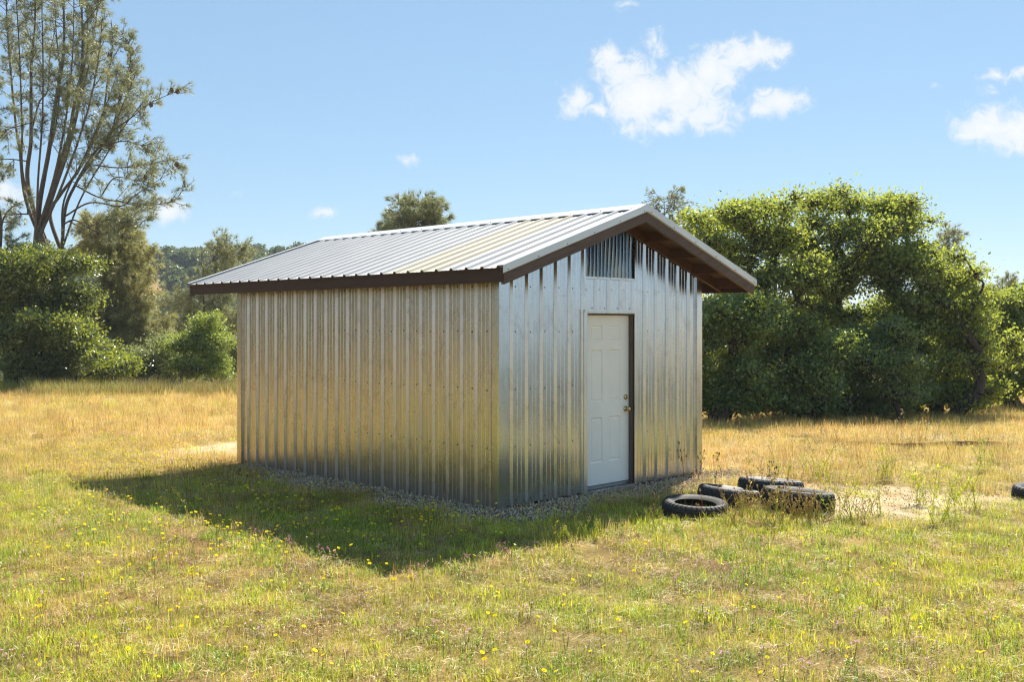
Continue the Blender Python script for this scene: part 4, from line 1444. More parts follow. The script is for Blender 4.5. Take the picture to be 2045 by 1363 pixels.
    for k in range(26):
        y = U(520, 730); x0 = 407 + U(-6, 6)
        ex = x0 + random.choice((-1, 1, 1)) * U(35, 85)
        st.append((0.045, 0.01, 1.1, [(x0, y), ((x0 + ex) / 2, y - U(8, 30)), (ex, y - U(0, 55))]))
    pine('gray_pine', 'dark grey-green pine right behind the left end of the shed', 408, 56.0, st, 'pine', tw_len=1.3, tw_step=0.42, start=0.25, nl=0.30, nw=0.02, per=24, dvar=1.8, base_r=0.16)
    # evergreen oak in front of them
    broadleaf('live_oak', 'dark evergreen oak with sunlit yellow-green tips below the tall pine', 'oak tree', 28, 36.0,
              [(5, 560, 62), (75, 540, 58), (118, 522, 34), (30, 525, 46), (105, 610, 58), (20, 640, 70), (150, 645, 46), (95, 680, 60), (190, 690, 46), (150, 725, 48), (218, 728, 36), (30, 715, 55), (95, 750, 40), (-40, 620, 70)],
              'brightoak', 0.095, 0.8, 0.40, 0.8)
    broadleaf('shrub', 'yellow-green bushy tree beside the left end of the shed', 'shrub', 368, 36.5,
              [(398, 640, 10, 20), (428, 642, 11, 20), (452, 678, 13), (348, 692, 14), (444, 740, 16), (400, 665, 30), (382, 700, 34), (425, 692, 32), (400, 735, 36), (436, 715, 24), (365, 725, 22), (420, 650, 22)], 'shrub', 0.065, 1.1, 0.10, 0.7, stems=3, clump=0.13)
    broadleaf('shrub', 'low grey-green bush at the far corner of the shed', 'shrub', 455, 38.0, [(450, 770, 30), (478, 765, 30), (425, 778, 24)], 'greyshrub', 0.06, 1.0, 0.06, 0.6, stems=4, clump=0.12)
    broadleaf('shrub', 'pale olive shrub filling the gap under the drooping pine, beside the bushy tree', 'shrub', 305, 38.5, [(290, 715, 34), (320, 745, 30), (345, 720, 24), (270, 750, 30, 24), (335, 690, 20), (300, 770, 30, 18)], 'greyshrub', 0.08, 0.9, 0.07, 0.7, stems=4, clump=0.18)
    broadleaf('shrub', 'tall grey-green shrub between the bushy tree and the shed wall', 'shrub', 462, 40.5, [(455, 715, 24), (470, 740, 26), (440, 740, 22), (480, 700, 22), (425, 760, 22)], 'greyshrub', 0.08, 0.9, 0.07, 0.7, stems=4, clump=0.18)
    broadleaf('shrub', 'small bright shrub at the meadow edge, under the drooping pine', 'shrub', 328, 34.5, [(322, 790, 16, 9), (340, 789, 14, 9)], 'shrub', 0.07, 1.0, 0.04, 0.6, stems=4, clump=0.1)
    broadleaf('shrub', 'dark shrub in the shade under the drooping pine', 'shrub', 270, 40.0, [(250, 765, 36, 24), (300, 768, 40, 22), (200, 768, 38, 24), (340, 772, 34, 20), (130, 770, 42, 24)], 'liveoak', 0.08, 1.0, 0.07, 0.6, stems=5, clump=0.15)


left_side()


def right_side():
    D = 24.0
    broadleaf('oak', 'tall spreading oak just right of the gable, thick trunk at the meadow edge', 'oak tree', 1612, D,
              [(1515, 412, 52, 40), (1468, 440, 44, 34), (1560, 408, 34, 32), (1418, 470, 44, 34), (1490, 500, 60, 44), (1555, 480, 44, 40), (1590, 460, 34), (1500, 450, 40), (1440, 540, 52, 40), (1530, 560, 60, 44), (1590, 540, 50, 46), (1470, 600, 56, 42), (1385, 445, 26, 22), (1550, 620, 60, 46), (1500, 660, 56), (1440, 640, 50)],
              'oak', 0.078, 0.66, 0.36, 0.75, clump=0.14)
    broadleaf('oak', 'largest oak, tallest round crown in the middle of the right-hand grove', 'oak tree', 1668, D + 2,
              [(1640, 402, 38, 32), (1690, 400, 42, 36), (1745, 415, 44, 34), (1795, 412, 42, 30), (1828, 440, 26, 26), (1655, 462, 56, 44), (1690, 520, 50), (1750, 525, 50), (1610, 490, 44), (1820, 500, 36), (1725, 475, 58, 44), (1795, 470, 40, 34), (1625, 550, 56, 48), (1700, 560, 66, 50), (1775, 550, 54, 44), (1660, 640, 60, 46), (1740, 640, 60, 46), (1800, 610, 50), (1610, 620, 50), (1820, 520, 40), (1700, 700, 60, 44)],
              'oak', 0.078, 0.66, 0.36, 0.75, clump=0.14)
    broadleaf('live_oak', 'dense dark live oak beside the wall of the shed, left of the grove', 'oak tree', 1432, D - 2,
              [(1425, 620, 50), (1470, 670, 52), (1415, 700, 52), (1480, 745, 48, 40), (1425, 770, 46, 32), (1385, 660, 46), (1380, 750, 46, 40), (1440, 800, 44, 18), (1405, 808, 40, 14), (1475, 812, 40, 14), (1500, 620, 46), (1490, 780, 36, 24)], 'liveoak', 0.070, 1.1, 0.22, 0.75, stems=3, clump=0.12)
    broadleaf('live_oak', 'dense dark live oak drooping over the thick trunk in mid grove', 'oak tree', 1580, D - 1,
              [(1560, 650, 56), (1530, 720, 54), (1600, 720, 54), (1550, 775, 52, 32), (1620, 780, 44, 30), (1500, 790, 36, 24), (1580, 800, 50, 16), (1535, 812, 44, 13), (1640, 812, 40, 12), (1640, 680, 46), (1510, 650, 46)], 'liveoak', 0.070, 1.1, 0.36, 0.75, stems=2, clump=0.12)
    broadleaf('live_oak', 'live oak with low spreading limbs between the two biggest oaks', 'oak tree', 1700, D,
              [(1660, 720, 54), (1710, 700, 52), (1745, 745, 50, 40), (1680, 775, 46, 30), (1640, 790, 40, 24), (1790, 720, 46), (1830, 770, 40, 28), (1770, 785, 40, 20), (1700, 790, 50, 18), (1690, 812, 44, 12), (1750, 808, 44, 12), (1780, 660, 46), (1740, 690, 46)], 'liveoak', 0.070, 1.1, 0.24, 0.75, stems=3, clump=0.12)
    broadleaf('young_oak', 'slender bright-leaved young oak on a thin trunk before the grove', 'oak tree', 1789, D - 1,
              [(1798, 728, 18, 14), (1778, 752, 22, 15), (1806, 760, 20, 14), (1790, 785, 26, 12), (1765, 778, 16, 10), (1815, 790, 14, 9)], 'brightoak', 0.06, 0.7, 0.075, 0.9, per=14, clump=0.13)
    broadleaf('live_oak', 'sloping live oak on the right half of the grove, twigs to the ground', 'oak tree', 1860, D + 1,
              [(1850, 515, 44, 36), (1885, 560, 46, 38), (1830, 590, 50), (1905, 610, 46), (1850, 650, 60), (1920, 670, 52), (1800, 680, 48), (1870, 725, 58, 44), (1935, 735, 46, 38), (1810, 740, 44, 36), (1960, 775, 36, 20), (1900, 775, 42, 22), (1940, 625, 36), (1955, 690, 44), (1855, 775, 44, 22), (1840, 802, 44, 12), (1900, 798, 46, 13), (1950, 795, 40, 12)],
              'oak', 0.078, 0.8, 0.34, 0.8, stems=3, clump=0.12)
    broadleaf('live_oak', 'oak cut off by the right edge of the photo', 'oak tree', 2050, D + 5,
              [(1965, 635, 36, 30), (2000, 665, 40), (2045, 650, 36), (2030, 715, 50), (1975, 705, 42), (2070, 690, 46), (1995, 755, 36, 24), (2050, 770, 46, 26), (1950, 720, 36), (1940, 770, 30, 20), (2000, 720, 44), (2080, 640, 50), (1985, 790, 40, 14), (1985, 610, 24, 20), (2030, 605, 34, 26), (1945, 650, 34), (2060, 600, 40), (2010, 690, 46)], 'oak', 0.09, 1.0, 0.30, 0.8, stems=2, clump=0.12)
    # open ground trees further back close the gaps low down
    broadleaf('oak', 'oak standing behind the grove, seen between its trunks', 'oak tree', 1500, D + 22, [(1480, 690, 60), (1560, 700, 60), (1640, 700, 60), (1520, 760, 50, 30), (1440, 720, 60), (1700, 700, 50), (1760, 690, 50), (1820, 690, 50), (1880, 700, 50), (1600, 640, 50), (1720, 630, 50), (1800, 630, 46), (1860, 640, 40)], 'oak', 0.13, 0.7, 0.35, 0.7, clump=0.25)
    broadleaf('oak', 'oak far back to the right, between the sloping live oak and the photo edge', 'oak tree', 1985, D + 34, [(1940, 640, 36), (1990, 640, 40), (2040, 640, 40), (1960, 700, 50, 40), (2030, 720, 50, 40)], 'oak', 0.15, 0.8, 0.35, 0.7, clump=0.28)
    # pines behind
    def conifer(label, px, top, bot, d, half, n, mat='pine', dens=1.0, name='gray_pine'):
        st = [(0.16, 0.03, .4, [(px, 800), (px + 4, (top + bot) / 2 + 40), (px - 2, (top + bot) / 2), (px, top + 8)])]
        for k in range(n):
            f = U(0, 1); y = top + 12 + (bot - top) * f
            w = half * (0.35 + 0.9 * math.sin(min(1, f * 1.25 + .12) * math.pi * 0.62))
            ex = px + random.choice((-1, 1)) * w * U(.5, 1.0)
            st.append((0.04, 0.01, 1.0 * dens, [(px, y + 12), ((px + ex) / 2, y + 2), (ex, y - U(0, 22))]))
        pine(name, label, px, d, st, mat, tw_len=1.0, tw_step=0.42, start=0.3, nl=0.30, nw=0.022, per=22, dvar=1.4, base_r=0.16)
    conifer('pine showing its rounded top above the ridge of the shed roof', 832, 408, 540, 48.0, 58, 56, dens=1.3)
    conifer('thin-leaved pine rising over the right slope of the grove', 1885, 468, 640, 52.0, 48, 24)
    conifer('small far pine with a pointed top above the oaks at the right edge', 2003, 545, 680, 75.0, 24, 20)
    # bare twiggy tree behind the ridge end
    st = [(0.14, 0.02, .15, [(1330, 800), (1332, 560), (1328, 470), (1326, 392)])]
    for k in range(30):
        y = U(400, 540); ex = 1328 + random.choice((-1, 1)) * U(12, 48)
        st.append((0.03, 0.010, .9, [(1328, y), ((1328 + ex) / 2, y - 8), (ex, y - U(12, 40))]))
    pine('bare_pine', 'nearly bare twiggy treetop rising behind the front end of the roof ridge', 1330, 46.0, st, 'pine', tw_len=0.55, tw_step=0.35, start=0.4, nl=0.16, nw=0.015, per=14, dvar=1.0, base_r=0.14)


right_side()


def tree_copy(src, loc, rz, label):
    r = src.copy(); COL.objects.link(r); r.location = loc; r.rotation_euler = (0, 0, rz); r['label'] = label
    for ch in src.children:
        c = ch.copy(); COL.objects.link(c); c.parent = r


def beyond_left():
    """the wood edge carries on past the left side of the photo; the side wall mirrors it"""
    src = [o for o in bpy.data.objects if o.name.startswith(('oak', 'live_oak')) and o.parent is None]
    for i, (x, y, rz) in enumerate(((-25, 4, 1.0), (-23, 9.5, 2.2), (-25.5, 14, 4.0), (-23.5, 18.5, 5.2), (-27, 23, 0.4))):
        o = src[(i * 3 + 1) % len(src)]
        tree_copy(o, (x, y, gz(x, y) - .1), rz, ('dark', 'rounded', 'broad', 'leaning', 'spreading')[i] + ' oak of the wood edge beyond the left side of the photo')


beyond_left()


# dead branches lying at the left wood edge
def fallen_branches(px, py, n, label, group, spread):
    b = on_ground(px, py)
    for k in range(n):
        c = np.array([rng.normal() * spread, rng.normal() * spread * .4, 0.06 + abs(rng.normal()) * 0.14])
        v = rdir(1, 0.25)[0]; l = rng.uniform(0.8, 1.8)
        g = Geo(); tube(g, np.stack([-v * l / 2, rng.normal(size=3) * .08, v * l / 2]), np.array([0.035, 0.028, 0.010]), 5)
        for q in range(3):
            s0 = v * l * rng.uniform(-.2, .4); tube(g, np.stack([s0, s0 + (rdir(1)[0] + v) * l * .2]), np.array([0.014, 0.006]), 4)
        o = g.build('fallen_branch', M['deadwood']); o.location = (b[0] + c[0], b[1] + c[1], gz(b[0] + c[0], b[1] + c[1]) + c[2])
        tag(o, label, 'fallen branch', group)


fallen_branches(325, 783, 22, 'dead grey branch lying in the heap under the drooping pine', 'dead branches under the drooping pine', 1.3)
fallen_branches(40, 776, 8, 'dead branch lying at the foot of the dark evergreen oak', 'dead branches under the evergreen oak', 0.9)


# tall grass along the feet of the trees
def tall_grass():
    ps = []
    for v in range(4):
        b = Blades()
        for _ in range(46):
            a = U(0, 6.283); d = 0.30 * math.sqrt(U(0, 1))
            b.blade((d * math.cos(a), d * math.sin(a), -.01), U(0, 6.283), U(0.25, 0.60), U(0.0, 0.35), U(0.005, 0.010), jit(random.choice([(0.20, 0.20, 0.05), (0.30, 0.27, 0.08), (0.14, 0.16, 0.04), (0.40, 0.31, 0.12)])), U(0.1, 0.5))
        o = b.obj('tall_tuft_%02d' % v, M['grass']); ps.append(o)
    X, Y = [], []
    for _ in range(900):
        px = U(-40, 560); d = U(31.5, 37.5); X.append((px - CX) / F * d); Y.append(d)
    for _ in range(260):
        px = U(1380, 2120); d = U(22.5, 25.5); X.append((px - CX) / F * d); Y.append(d)
    x = np.array(X); y = np.array(Y); n = len(x)
    k = fbm(x * 0.5, y * 0.5, 91) > 0.44
    x, y = x[k], y[k]; n = len(x)
    scatter('tall_grass', np.stack([x, y, ground_z(x, y)], 1), rng.integers(0, 4, n), np.stack([np.zeros(n), np.zeros(n), rng.uniform(0, 6.28, n)], 1), np.where(x > 0, 0.45, 1.0) * rng.uniform(0.6, 1.2, n), ps, 'tall shaggy grass growing along the foot of the trees')


tall_grass()


# wooded far hillside
def hill_woods():
    ps = []
    for v in range(5):
        g = Geo(); nb = 12
        allc = []
        for q in range(nb):
            c = rdir(1)[0] * np.array([2.3, 2.3, 1.4]) * rng.random() ** .4 + np.array([0, 0, 2.4]); r = rng.uniform(0.9, 1.5)
            allc.append(c + rdir(150) * r * rng.random((150, 1)) ** .35)
        leaves(g, np.concatenate(allc), 0.50, 0.3, .8)
        o = g.build('far_tree_%02d' % v, M['hilltree'], link=False); ps.append(o)
    n = 6500
    x = rng.uniform(-260, 90, n); y = rng.uniform(120, 300, n)
    dn = fbm(x * 0.028, y * 0.028, 61)
    k = rng.random(n) < sst(0.30, 0.48, dn) * 0.80 + 0.20
    k &= ((x / y) > -0.56) & ((x / y) < 0.32)
    x, y = x[k], y[k]; n = len(x)
    z = hill_z(x, y) - 0.5
    scatter('hillside_woods', np.stack([x, y, z], 1), rng.integers(0, 5, n), np.stack([np.zeros(n), np.zeros(n), rng.uniform(0, 6.28, n)], 1), rng.uniform(0.7, 1.45, n), ps, 'distant oak woods over the orange-soiled hillside')


hill_woods()


# ------------------------------------------------------------------ single weeds
def weed(kind, px, py, h_px, label, lean=0.0, group=None, cat='weed'):
    b0 = on_ground(px, py); d = b0[1]; h = h_px / F * d * (1.2 if kind in ('tangle', 'leafy') else 1.0)
    t = Blades()
    if kind == 'dry': c = (0.42, 0.27, 0.13); cb = (0.46, 0.32, 0.19)
    elif kind == 'green': c = (0.42, 0.43, 0.10); cb = (0.26, 0.20, 0.09)
    elif kind == 'dark': c = (0.13, 0.14, 0.06); cb = (0.10, 0.07, 0.04)
    elif kind == 'pale': c = (0.32, 0.32, 0.13); cb = (0.70, 0.62, 0.48)
    elif kind == 'pink': c = (0.20, 0.28, 0.06); cb = (0.75, 0.32, 0.48)
    elif kind == 'tangle': c = (0.52, 0.45, 0.15); cb = (0.52, 0.36, 0.20)
    elif kind == 'leafy': c = (0.52, 0.54, 0.12); cb = (0.55, 0.48, 0.22)
    elif kind == 'yellow': c = (0.22, 0.27, 0.06); cb = (0.80, 0.62, 0.03)
    def head(p, r):
        if kind == 'pink':
            for w in range(5): t.disc(p + rng.normal(size=3) * r * .9, r * .75, (U(-.5, .5), U(-.8, .2), 1), jit(cb, .15), 5, .2)
        elif kind == 'yellow':
            t.disc(p, r * 1.1, (U(-.3, .3), U(-.6, 0), 1), jit(cb, .1), 8, .15)
        else:
            if kind != 'leafy': t.ball(p, r, jit(cb, .2), 1.3)
            for w in range(5): t.leafq(p + [0, 0, r * .6], rdir(1)[0] + [0, 0, .8], r * 1.6, r * .45, jit(cb, .2))
    ns = {'dry': 1, 'green': 1, 'dark': 1, 'pale': 2, 'pink': 2, 'tangle': 11, 'leafy': 10, 'yellow': 2}[kind]
    for s in range(ns):
        a = U(0, 6.283)
        ln = lean if ns == 1 else lean + U(-.6, .6)
        hh = h * (1 if s == 0 else U(.5, 1.0))
        sp = 0 if ns == 1 else U(-.004, .004) if kind in ('pink', 'yellow', 'pale') else U(-.10, .10)
        p0 = np.array([sp, U(-.004, .004) if kind in ('pink', 'yellow', 'pale') else U(-.06, .06) * (ns > 1), -.01])
        top = p0 + np.array([ln * hh, U(-.12, .12) * hh, hh])
        pth = curve([p0, p0 + (top - p0) * .4 + rng.normal(size=3) * .03 * hh, p0 + (top - p0) * .75 + rng.normal(size=3) * .03 * hh, top], 3)
        r0 = max(0.0032, 0.0066 * hh)
        t.stem(pth, np.linspace(r0, r0 * .45, len(pth)), jit(c, .15), 4)
        nb = {'dry': 4, 'green': 6, 'dark': 7, 'pale': 5, 'pink': 4, 'tangle': 5, 'leafy': 5, 'yellow': 2}[kind]
        hr = min(0.013, max(0.0055, 0.026 * hh))
        head(top, hr)
        for q in range(nb):
            f = U(.3, .95); i = min(len(pth) - 1, int(f * (len(pth) - 1))); bs = pth[i]
            a = U(0, 6.283); l = hh * U(.12, .34) * (1.3 - f)
            e = bs + np.array([math.cos(a) * l * .8, math.sin(a) * l * .4, l * .9])
            t.stem(np.stack([bs, (bs + e) / 2 + [0, 0, -l * .06], e]), np.array([r0 * .55, r0 * .45, r0 * .3]), jit(c, .15), 3)
            head(e, hr * U(.7, 1))
        if kind in ('green', 'leafy', 'pink', 'yellow', 'dark', 'tangle'):
            for q in range({'leafy': 44, 'tangle': 12}.get(kind, 12)):
                f = U(.02, .9); i = min(len(pth) - 1, int(f * (len(pth) - 1))); a = U(0, 6.283)
                t.leafq(pth[i], (math.cos(a), math.sin(a), U(-.1, .9)), hh * U(.06, .16), hh * U(.014, .034), jit(random.choice(YGREEN + [(0.50, 0.46, 0.14)]) if kind != 'tangle' else c, .2))
    o = t.obj('weed' if cat == 'weed' else 'flower_plant', M['weed'], link=True)
    o.location = b0
    tag(o, label, cat, group)
    return o


def weeds():
    weed('dry', 1310, 1062, 76, 'forked tan dead stalk in front of the tyre nearest the door, on its left', -.05)
    weed('dry', 1404, 1066, 86, 'forked tan dead stalk standing before the middle of the tyre nearest the door', -.06)
    weed('dark', 1366, 958, 74, 'thin dark weed with buds against the right end of the front wall', -.15)
    weed('dark', 1392, 965, 66, 'dark branching weed just past the right corner of the front wall', .2)
    weed('dark', 1428, 978, 72, 'tall thin dark weed behind the tipped-up tyre', .1)
    weed('tangle', 1500, 1046, 62, 'tangled yellow-green weeds between the two front tyres')
    weed('tangle', 1548, 1052, 84, 'tallest yellow-green tangle, in front of the widest tyre at its left end', -.1)
    weed('tangle', 1600, 1050, 64, 'tallest brown-budded tangle right before the widest tyre')
    weed('tangle', 1640, 1052, 50, 'low brown tangle at the right end of the widest tyre')
    weed('tangle', 1522, 1050, 56, 'yellowish tangle before the gap between the tipped-up tyre and the widest one')
    weed('leafy', 1440, 1058, 34, 'leafy weed at the right foot of the tyre nearest the door')
    weed('tangle', 1472, 1052, 46, 'short tangle before the tipped-up tyre')
    weed('leafy', 1570, 962, 46, 'leafy weed right behind the hindmost tyre')
    weed('tangle', 1580, 1046, 58, 'brown-budded tangle of stalks before the middle of the widest tyre')
    weed('tangle', 1478, 1030, 50, 'tangled stalks leaning on the tipped-up tyre')
    weed('tangle', 1526, 1000, 66, 'tangled stalks growing up between the tipped-up tyre and the hindmost one')
    weed('leafy', 1655, 985, 60, 'leafy weed clump growing behind the widest tyre at its right end')
    weed('leafy', 1845, 1010, 62, 'leafy weed clump behind the bushiest one on the pale bare soil')
    weed('tangle', 1720, 1046, 46, 'low dry tangle at the front edge of the pale bare soil')
    weed('tangle', 1622, 1050, 60, 'dry tangle hanging over the tread of the widest tyre at its right end')
    weed('green', 1458, 1052, 74, 'single leaning yellow-green stalk right of the tyre nearest the door', .55)
    weed('green', 1552, 1040, 108, 'upright green stalk rising high above the widest tyre', -.03)
    weed('leafy', 1688, 1040, 80, 'leafy green weed clump right against the widest tyre')
    weed('leafy', 1752, 1030, 62, 'leafy green weed clump on the pale bare soil, between the tyres and the tall clump')
    weed('leafy', 1882, 1052, 100, 'tallest and bushiest weed clump on the right edge of the pale bare soil')
    weed('leafy', 1932, 1020, 84, 'leafy weed clump farther right than the bushiest one')
    weed('leafy', 1760, 962, 66, 'leafy weed clump behind the pale bare soil')
    weed('leafy', 1632, 958, 60, 'leafy weed clump behind the tyre pile')
    weed('leafy', 1960, 945, 60, 'leafy weed clump in the dry meadow toward the right edge, farther back')
    weed('pale', 1846, 905, 62, 'pale weed with whitish seed heads standing by the eroded soil lip')
    weed('pale', 1812, 912, 44, 'short pale weed with whitish seed heads left of the taller one by the eroded lip')
    weed('pale', 1905, 915, 46, 'pale weed with whitish seed heads right of the taller one by the eroded lip')
    weed('pale', 1968, 905, 56, 'pale seed-headed weed farthest right in the dry meadow')
    weed('pale', 1548, 930, 58, 'pale seed-headed weed in the meadow behind the tyre pile')
    weed('dry', 372, 1016, 72, 'upright dry stalk in the shadow, left of the other seed stalks', .05)
    weed('green', 388, 1026, 86, 'upright branching stalk in the shadow beside the dry one', .18)
    weed('dry', 458, 1004, 62, 'short forked stalk with dark seed tips in the shadow', -.1)
    weed('green', 474, 1018, 96, 'tallest slim seed stalk in the shadow left of the wall', .16)
    weed('green', 402, 1052, 78, 'pale stalk leaning left over the edge of the shadow', -.75)
    weed('pale', 360, 1032, 34, 'short woolly pale thistle at the edge of the shadow')
    weed('green', 1098, 1108, 76, 'branching seed stalk at the shadow edge in front of the near corner', .18)
    weed('leafy', 1128, 1092, 42, 'leafy weed in the sun at the shadow edge before the front wall')
    weed('leafy', 1176, 1078, 40, 'leafy weed at the shadow edge before the door')
    weed('dark', 494, 926, 40, 'reddish dry weed against the foot of the side wall at its far end', -.1)
    weed('dark', 512, 928, 34, 'short reddish weed against the side wall, second from the far end', .1)
    weed('dark', 536, 934, 36, 'reddish weed against the side wall, nearest of the three', .15)
    weed('leafy', 1300, 1052, 34, 'green leafy weed at the left foot of the tyre nearest the door')
    weed('leafy', 1345, 1062, 30, 'green leafy weed at the front foot of the tyre nearest the door')
    g = 'straw weeds between the tyres and the oaks'
    for q in range(26):
        weed(random.choice(('dry', 'pale', 'dry')), U(1480, 2030), U(872, 965), U(26, 50), 'thin straw-coloured weed in the dry meadow between the tyres and the oaks', U(-.2, .2), g)
    g = 'pink flowers along the shadow edge'
    for px, py in ((520, 1088), (570, 1100), (588, 1104), (634, 1118), (672, 1126), (705, 1120), (838, 1150), (1000, 1120), (1022, 1124), (930, 1132)):
        weed('pink', px, py, U(26, 38), 'small pink-flowered plant lit against the shadow edge', 0, g, 'flower')
    g = 'yellow flowers along the shadow edge'
    for px, py in ((450, 1068), (765, 1142), (535, 1090), (890, 1136), (1015, 1122), (320, 1010), (190, 985)):
        weed('yellow', px, py, U(18, 28), 'small yellow-flowered plant lit against the shadow edge', 0, g, 'flower')


weeds()

# ------------------------------------------------------------------ the air
def haze():
    g = Geo(); box(g, -720, 820, -330, 840, -30, 36)
    m, nt, out = new_mat('thin_haze'); k = NT(nt)
    v = k.n('ShaderNodeVolumePrincipled'); v.inputs['Density'].default_value = 0.00032
    v.inputs['Color'].default_value = (0.80, 0.90, 1.0, 1); v.inputs['Anisotropy'].default_value = 0.2
    k.L(v.outputs[0], out.inputs['Volume'])
    o = g.build('haze', m); o['kind'] = 'stuff'


haze()

# ------------------------------------------------------------------ light, sky, camera
SUN = Vector((0.898, 2.03, 2.5)).normalized()
ELEV = math.asin(SUN.z); AZ = math.atan2(SUN.x, SUN.y)
sl = bpy.data.lights.new('sun', 'SUN'); sl.energy = 5.0; sl.angle = R(0.53); sl.color = (1.0, 0.93, 0.82)
so = bpy.data.objects.new('sun', sl); COL.objects.link(so); so.rotation_euler = (-SUN).to_track_quat('-Z', 'Y').to_euler()
so.location = SUN * 60

world = bpy.data.worlds.new('World'); scene.world = world; world.use_nodes = True
nt = world.node_tree; nt.nodes.clear(); k = NT(nt)
out = k.n('ShaderNodeOutputWorld'); bg = k.n('ShaderNodeBackground'); bg.inputs[1].default_value = 0.075
sky = k.n('ShaderNodeTexSky', sky_type='NISHITA'); sky.sun_disc = False; sky.sun_elevation = ELEV; sky.sun_rotation = AZ
sky.altitude = 300; sky.air_density = 1.0; sky.dust_density = 0.1; sky.ozone_density = 3.0
tc = k.n('ShaderNodeTexCoord').outputs['Generated']
sp = k.n('ShaderNodeSeparateXYZ'); k.L(tc, sp.inputs[0])
yy = k.math('MAXIMUM', sp.outputs[1], 0.05)
cmb = k.n('ShaderNodeCombineXYZ')
k.L(k.math('DIVIDE', sp.outputs[0], yy), cmb.inputs[0]); k.L(k.math('DIVIDE', sp.outputs[2], yy), cmb.inputs[1])
uv = cmb.outputs[0]
wn = k.n('ShaderNodeTexNoise'); k.L(uv, wn.inputs['Vector']); wn.inputs['Scale'].default_value = 22; wn.inputs['Detail'].default_value = 5; wn.inputs['Roughness'].default_value = 0.6
off = k.n('ShaderNodeVectorMath', operation='SUBTRACT'); k.L(wn.outputs['Color'], off.inputs[0]); off.inputs[1].default_value = (.5, .5, .5)
osc = k.n('ShaderNodeVectorMath', operation='SCALE'); k.L(off.outputs[0], osc.inputs[0]); osc.inputs['Scale'].default_value = 0.030
wuv = k.n('ShaderNodeVectorMath', operation='ADD'); k.L(uv, wuv.inputs[0]); k.L(osc.outputs[0], wuv.inputs[1])
CLOUDS = [(1215, 112, 40, 34, 1), (1255, 142, 66, 44, 1), (1312, 92, 26, 44, .75), (1290, 192, 96, 60, 1.2), (1365, 178, 96, 66, 1.2), (1430, 142, 76, 56, 1.1), (1475, 112, 64, 44, 1), (1515, 106, 58, 36, .95), (1552, 102, 40, 22, .8),
          (1400, 225, 95, 45, 1), (1270, 248, 48, 38, .8), (1335, 250, 74, 32, .75), (1440, 250, 60, 22, .65), (1152, 202, 42, 38, .9), (1195, 216, 44, 22, .75),
          (1560, 200, 68, 36, .9), (1522, 222, 48, 22, .75), (1595, 195, 40, 20, .75),
          (1965, 250, 74, 46, 1), (2025, 262, 90, 50, 1.05), (1988, 152, 34, 20, .7), (2040, 148, 52, 22, .7), (1978, 186, 30, 15, .5),
          (1255, 5, 30, 12, .55), (335, 420, 54, 28, .9), (645, 426, 38, 14, .75), (812, 318, 32, 11, .6), (470, 386, 26, 14, .25), (10, 380, 60, 40, .8), (1870, 168, 16, 8, .35), (1975, 540, 26, 9, .4)]
acc = None
for (px, py, rx, ry, w) in CLOUDS:
    mp = k.n('ShaderNodeMapping'); k.L(wuv.outputs[0], mp.inputs[0])
    sx, sy = F / rx, F / ry
    mp.inputs['Scale'].default_value = (sx, sy, 1)
    mp.inputs['Location'].default_value = (-(px - CX) / F * sx, -(HZ - py) / F * sy, 0)
    ln = k.n('ShaderNodeVectorMath', operation='LENGTH'); k.L(mp.outputs[0], ln.inputs[0])
    v = k.math('MULTIPLY', k.math('SUBTRACT', 1.25, ln.outputs['Value']), w)
    acc = v if acc is None else k.math('SMOOTH_MAX', acc, v)
    if acc is not v: acc.node.inputs[2].default_value = 0.15
n1 = k.noise(uv, 60, 10, 0.66, 0.8)
n0 = k.noise(uv, 14, 4, 0.5)
dens = k.math('ADD', acc, k.math('MULTIPLY', k.math('SUBTRACT', n1, 0.5), 1.9))
dens = k.math('ADD', dens, k.math('MULTIPLY', k.math('SUBTRACT', n0, 0.5), 0.5))
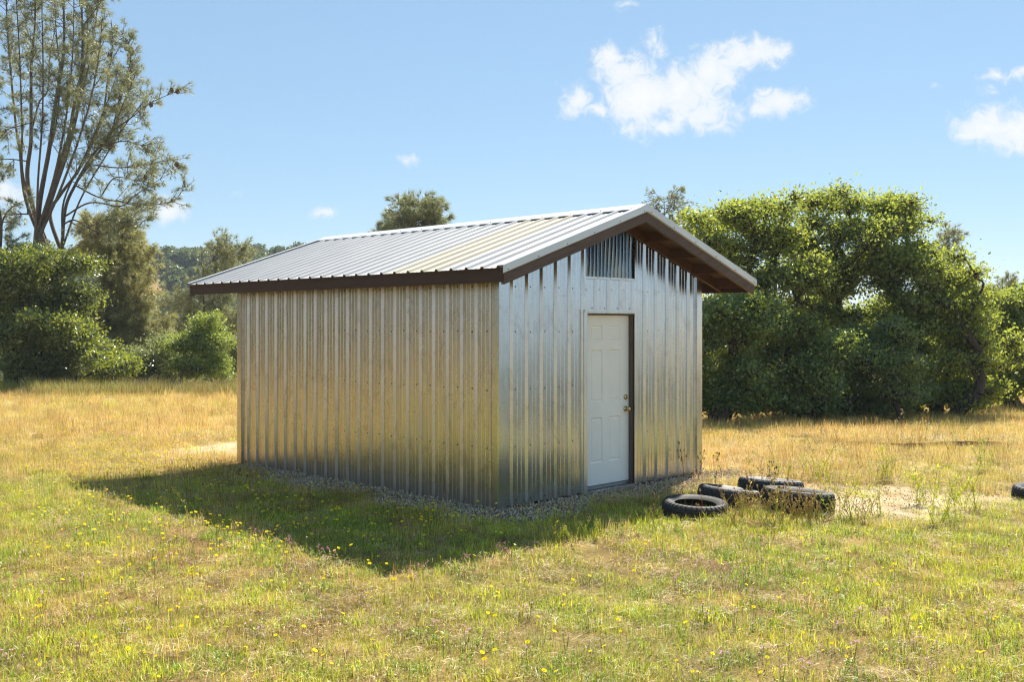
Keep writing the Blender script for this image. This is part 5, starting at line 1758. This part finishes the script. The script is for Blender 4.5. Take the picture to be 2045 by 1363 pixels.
mr = k.n('ShaderNodeMapRange', interpolation_type='SMOOTHSTEP'); k.L(dens, mr.inputs[0])
mr.inputs[1].default_value = 0.10; mr.inputs[2].default_value = 0.95; mr.inputs[3].default_value = 0; mr.inputs[4].default_value = 0.97
fwd = k.math('GREATER_THAN', sp.outputs[1], 0.06)
cfac = k.math('MULTIPLY', mr.outputs[0], fwd)
thick = k.n('ShaderNodeMapRange'); k.L(dens, thick.inputs[0]); thick.inputs[1].default_value = 0.3; thick.inputs[2].default_value = 1.5
cl = k.mix(thick.outputs[0], (4.5, 5.0, 5.5), (5.6, 5.7, 5.8))
hs = k.n('ShaderNodeHueSaturation'); k.L(sky.outputs[0], hs.inputs['Color']); hs.inputs['Saturation'].default_value = 1.0; hs.inputs['Value'].default_value = 1.0
even = k.mix(1.0, k.mix(0.55, hs.outputs[0], (2.75, 4.55, 6.55)), (0.78, 0.775, 0.755), 'MULTIPLY')
k.L(k.mix(cfac, even, cl), bg.inputs[0]); k.L(bg.outputs[0], out.inputs[0])

cam = bpy.data.cameras.new('camera'); cam.sensor_width = 36.0; cam.lens = F / 2045 * 36.0; cam.shift_y = -(681.5 - HZ) / 2045
cam.clip_start = 0.05; cam.clip_end = 6000
co = bpy.data.objects.new('camera', cam); COL.objects.link(co); co.location = (0, 0, CAMZ); co.rotation_euler = (R(90), 0, 0)
scene.camera = co

vs = scene.view_settings
vs.view_transform = 'Standard'; vs.look = 'None'; vs.gamma = 1.0; vs.use_curve_mapping = False; vs.exposure = 1.20
cy = scene.cycles
cy.max_bounces = 8; cy.diffuse_bounces = 3; cy.glossy_bounces = 3; cy.transmission_bounces = 4; cy.transparent_max_bounces = 8
cy.use_denoising = True; cy.denoiser = 'OPENIMAGEDENOISE'; cy.denoising_prefilter = 'NONE'; cy.denoising_input_passes = 'RGB_ALBEDO_NORMAL'
cy.use_adaptive_sampling = False
cy.pixel_filter_type = 'BLACKMAN_HARRIS'; cy.filter_width = 1.2
cy.sample_clamp_indirect = 6.0
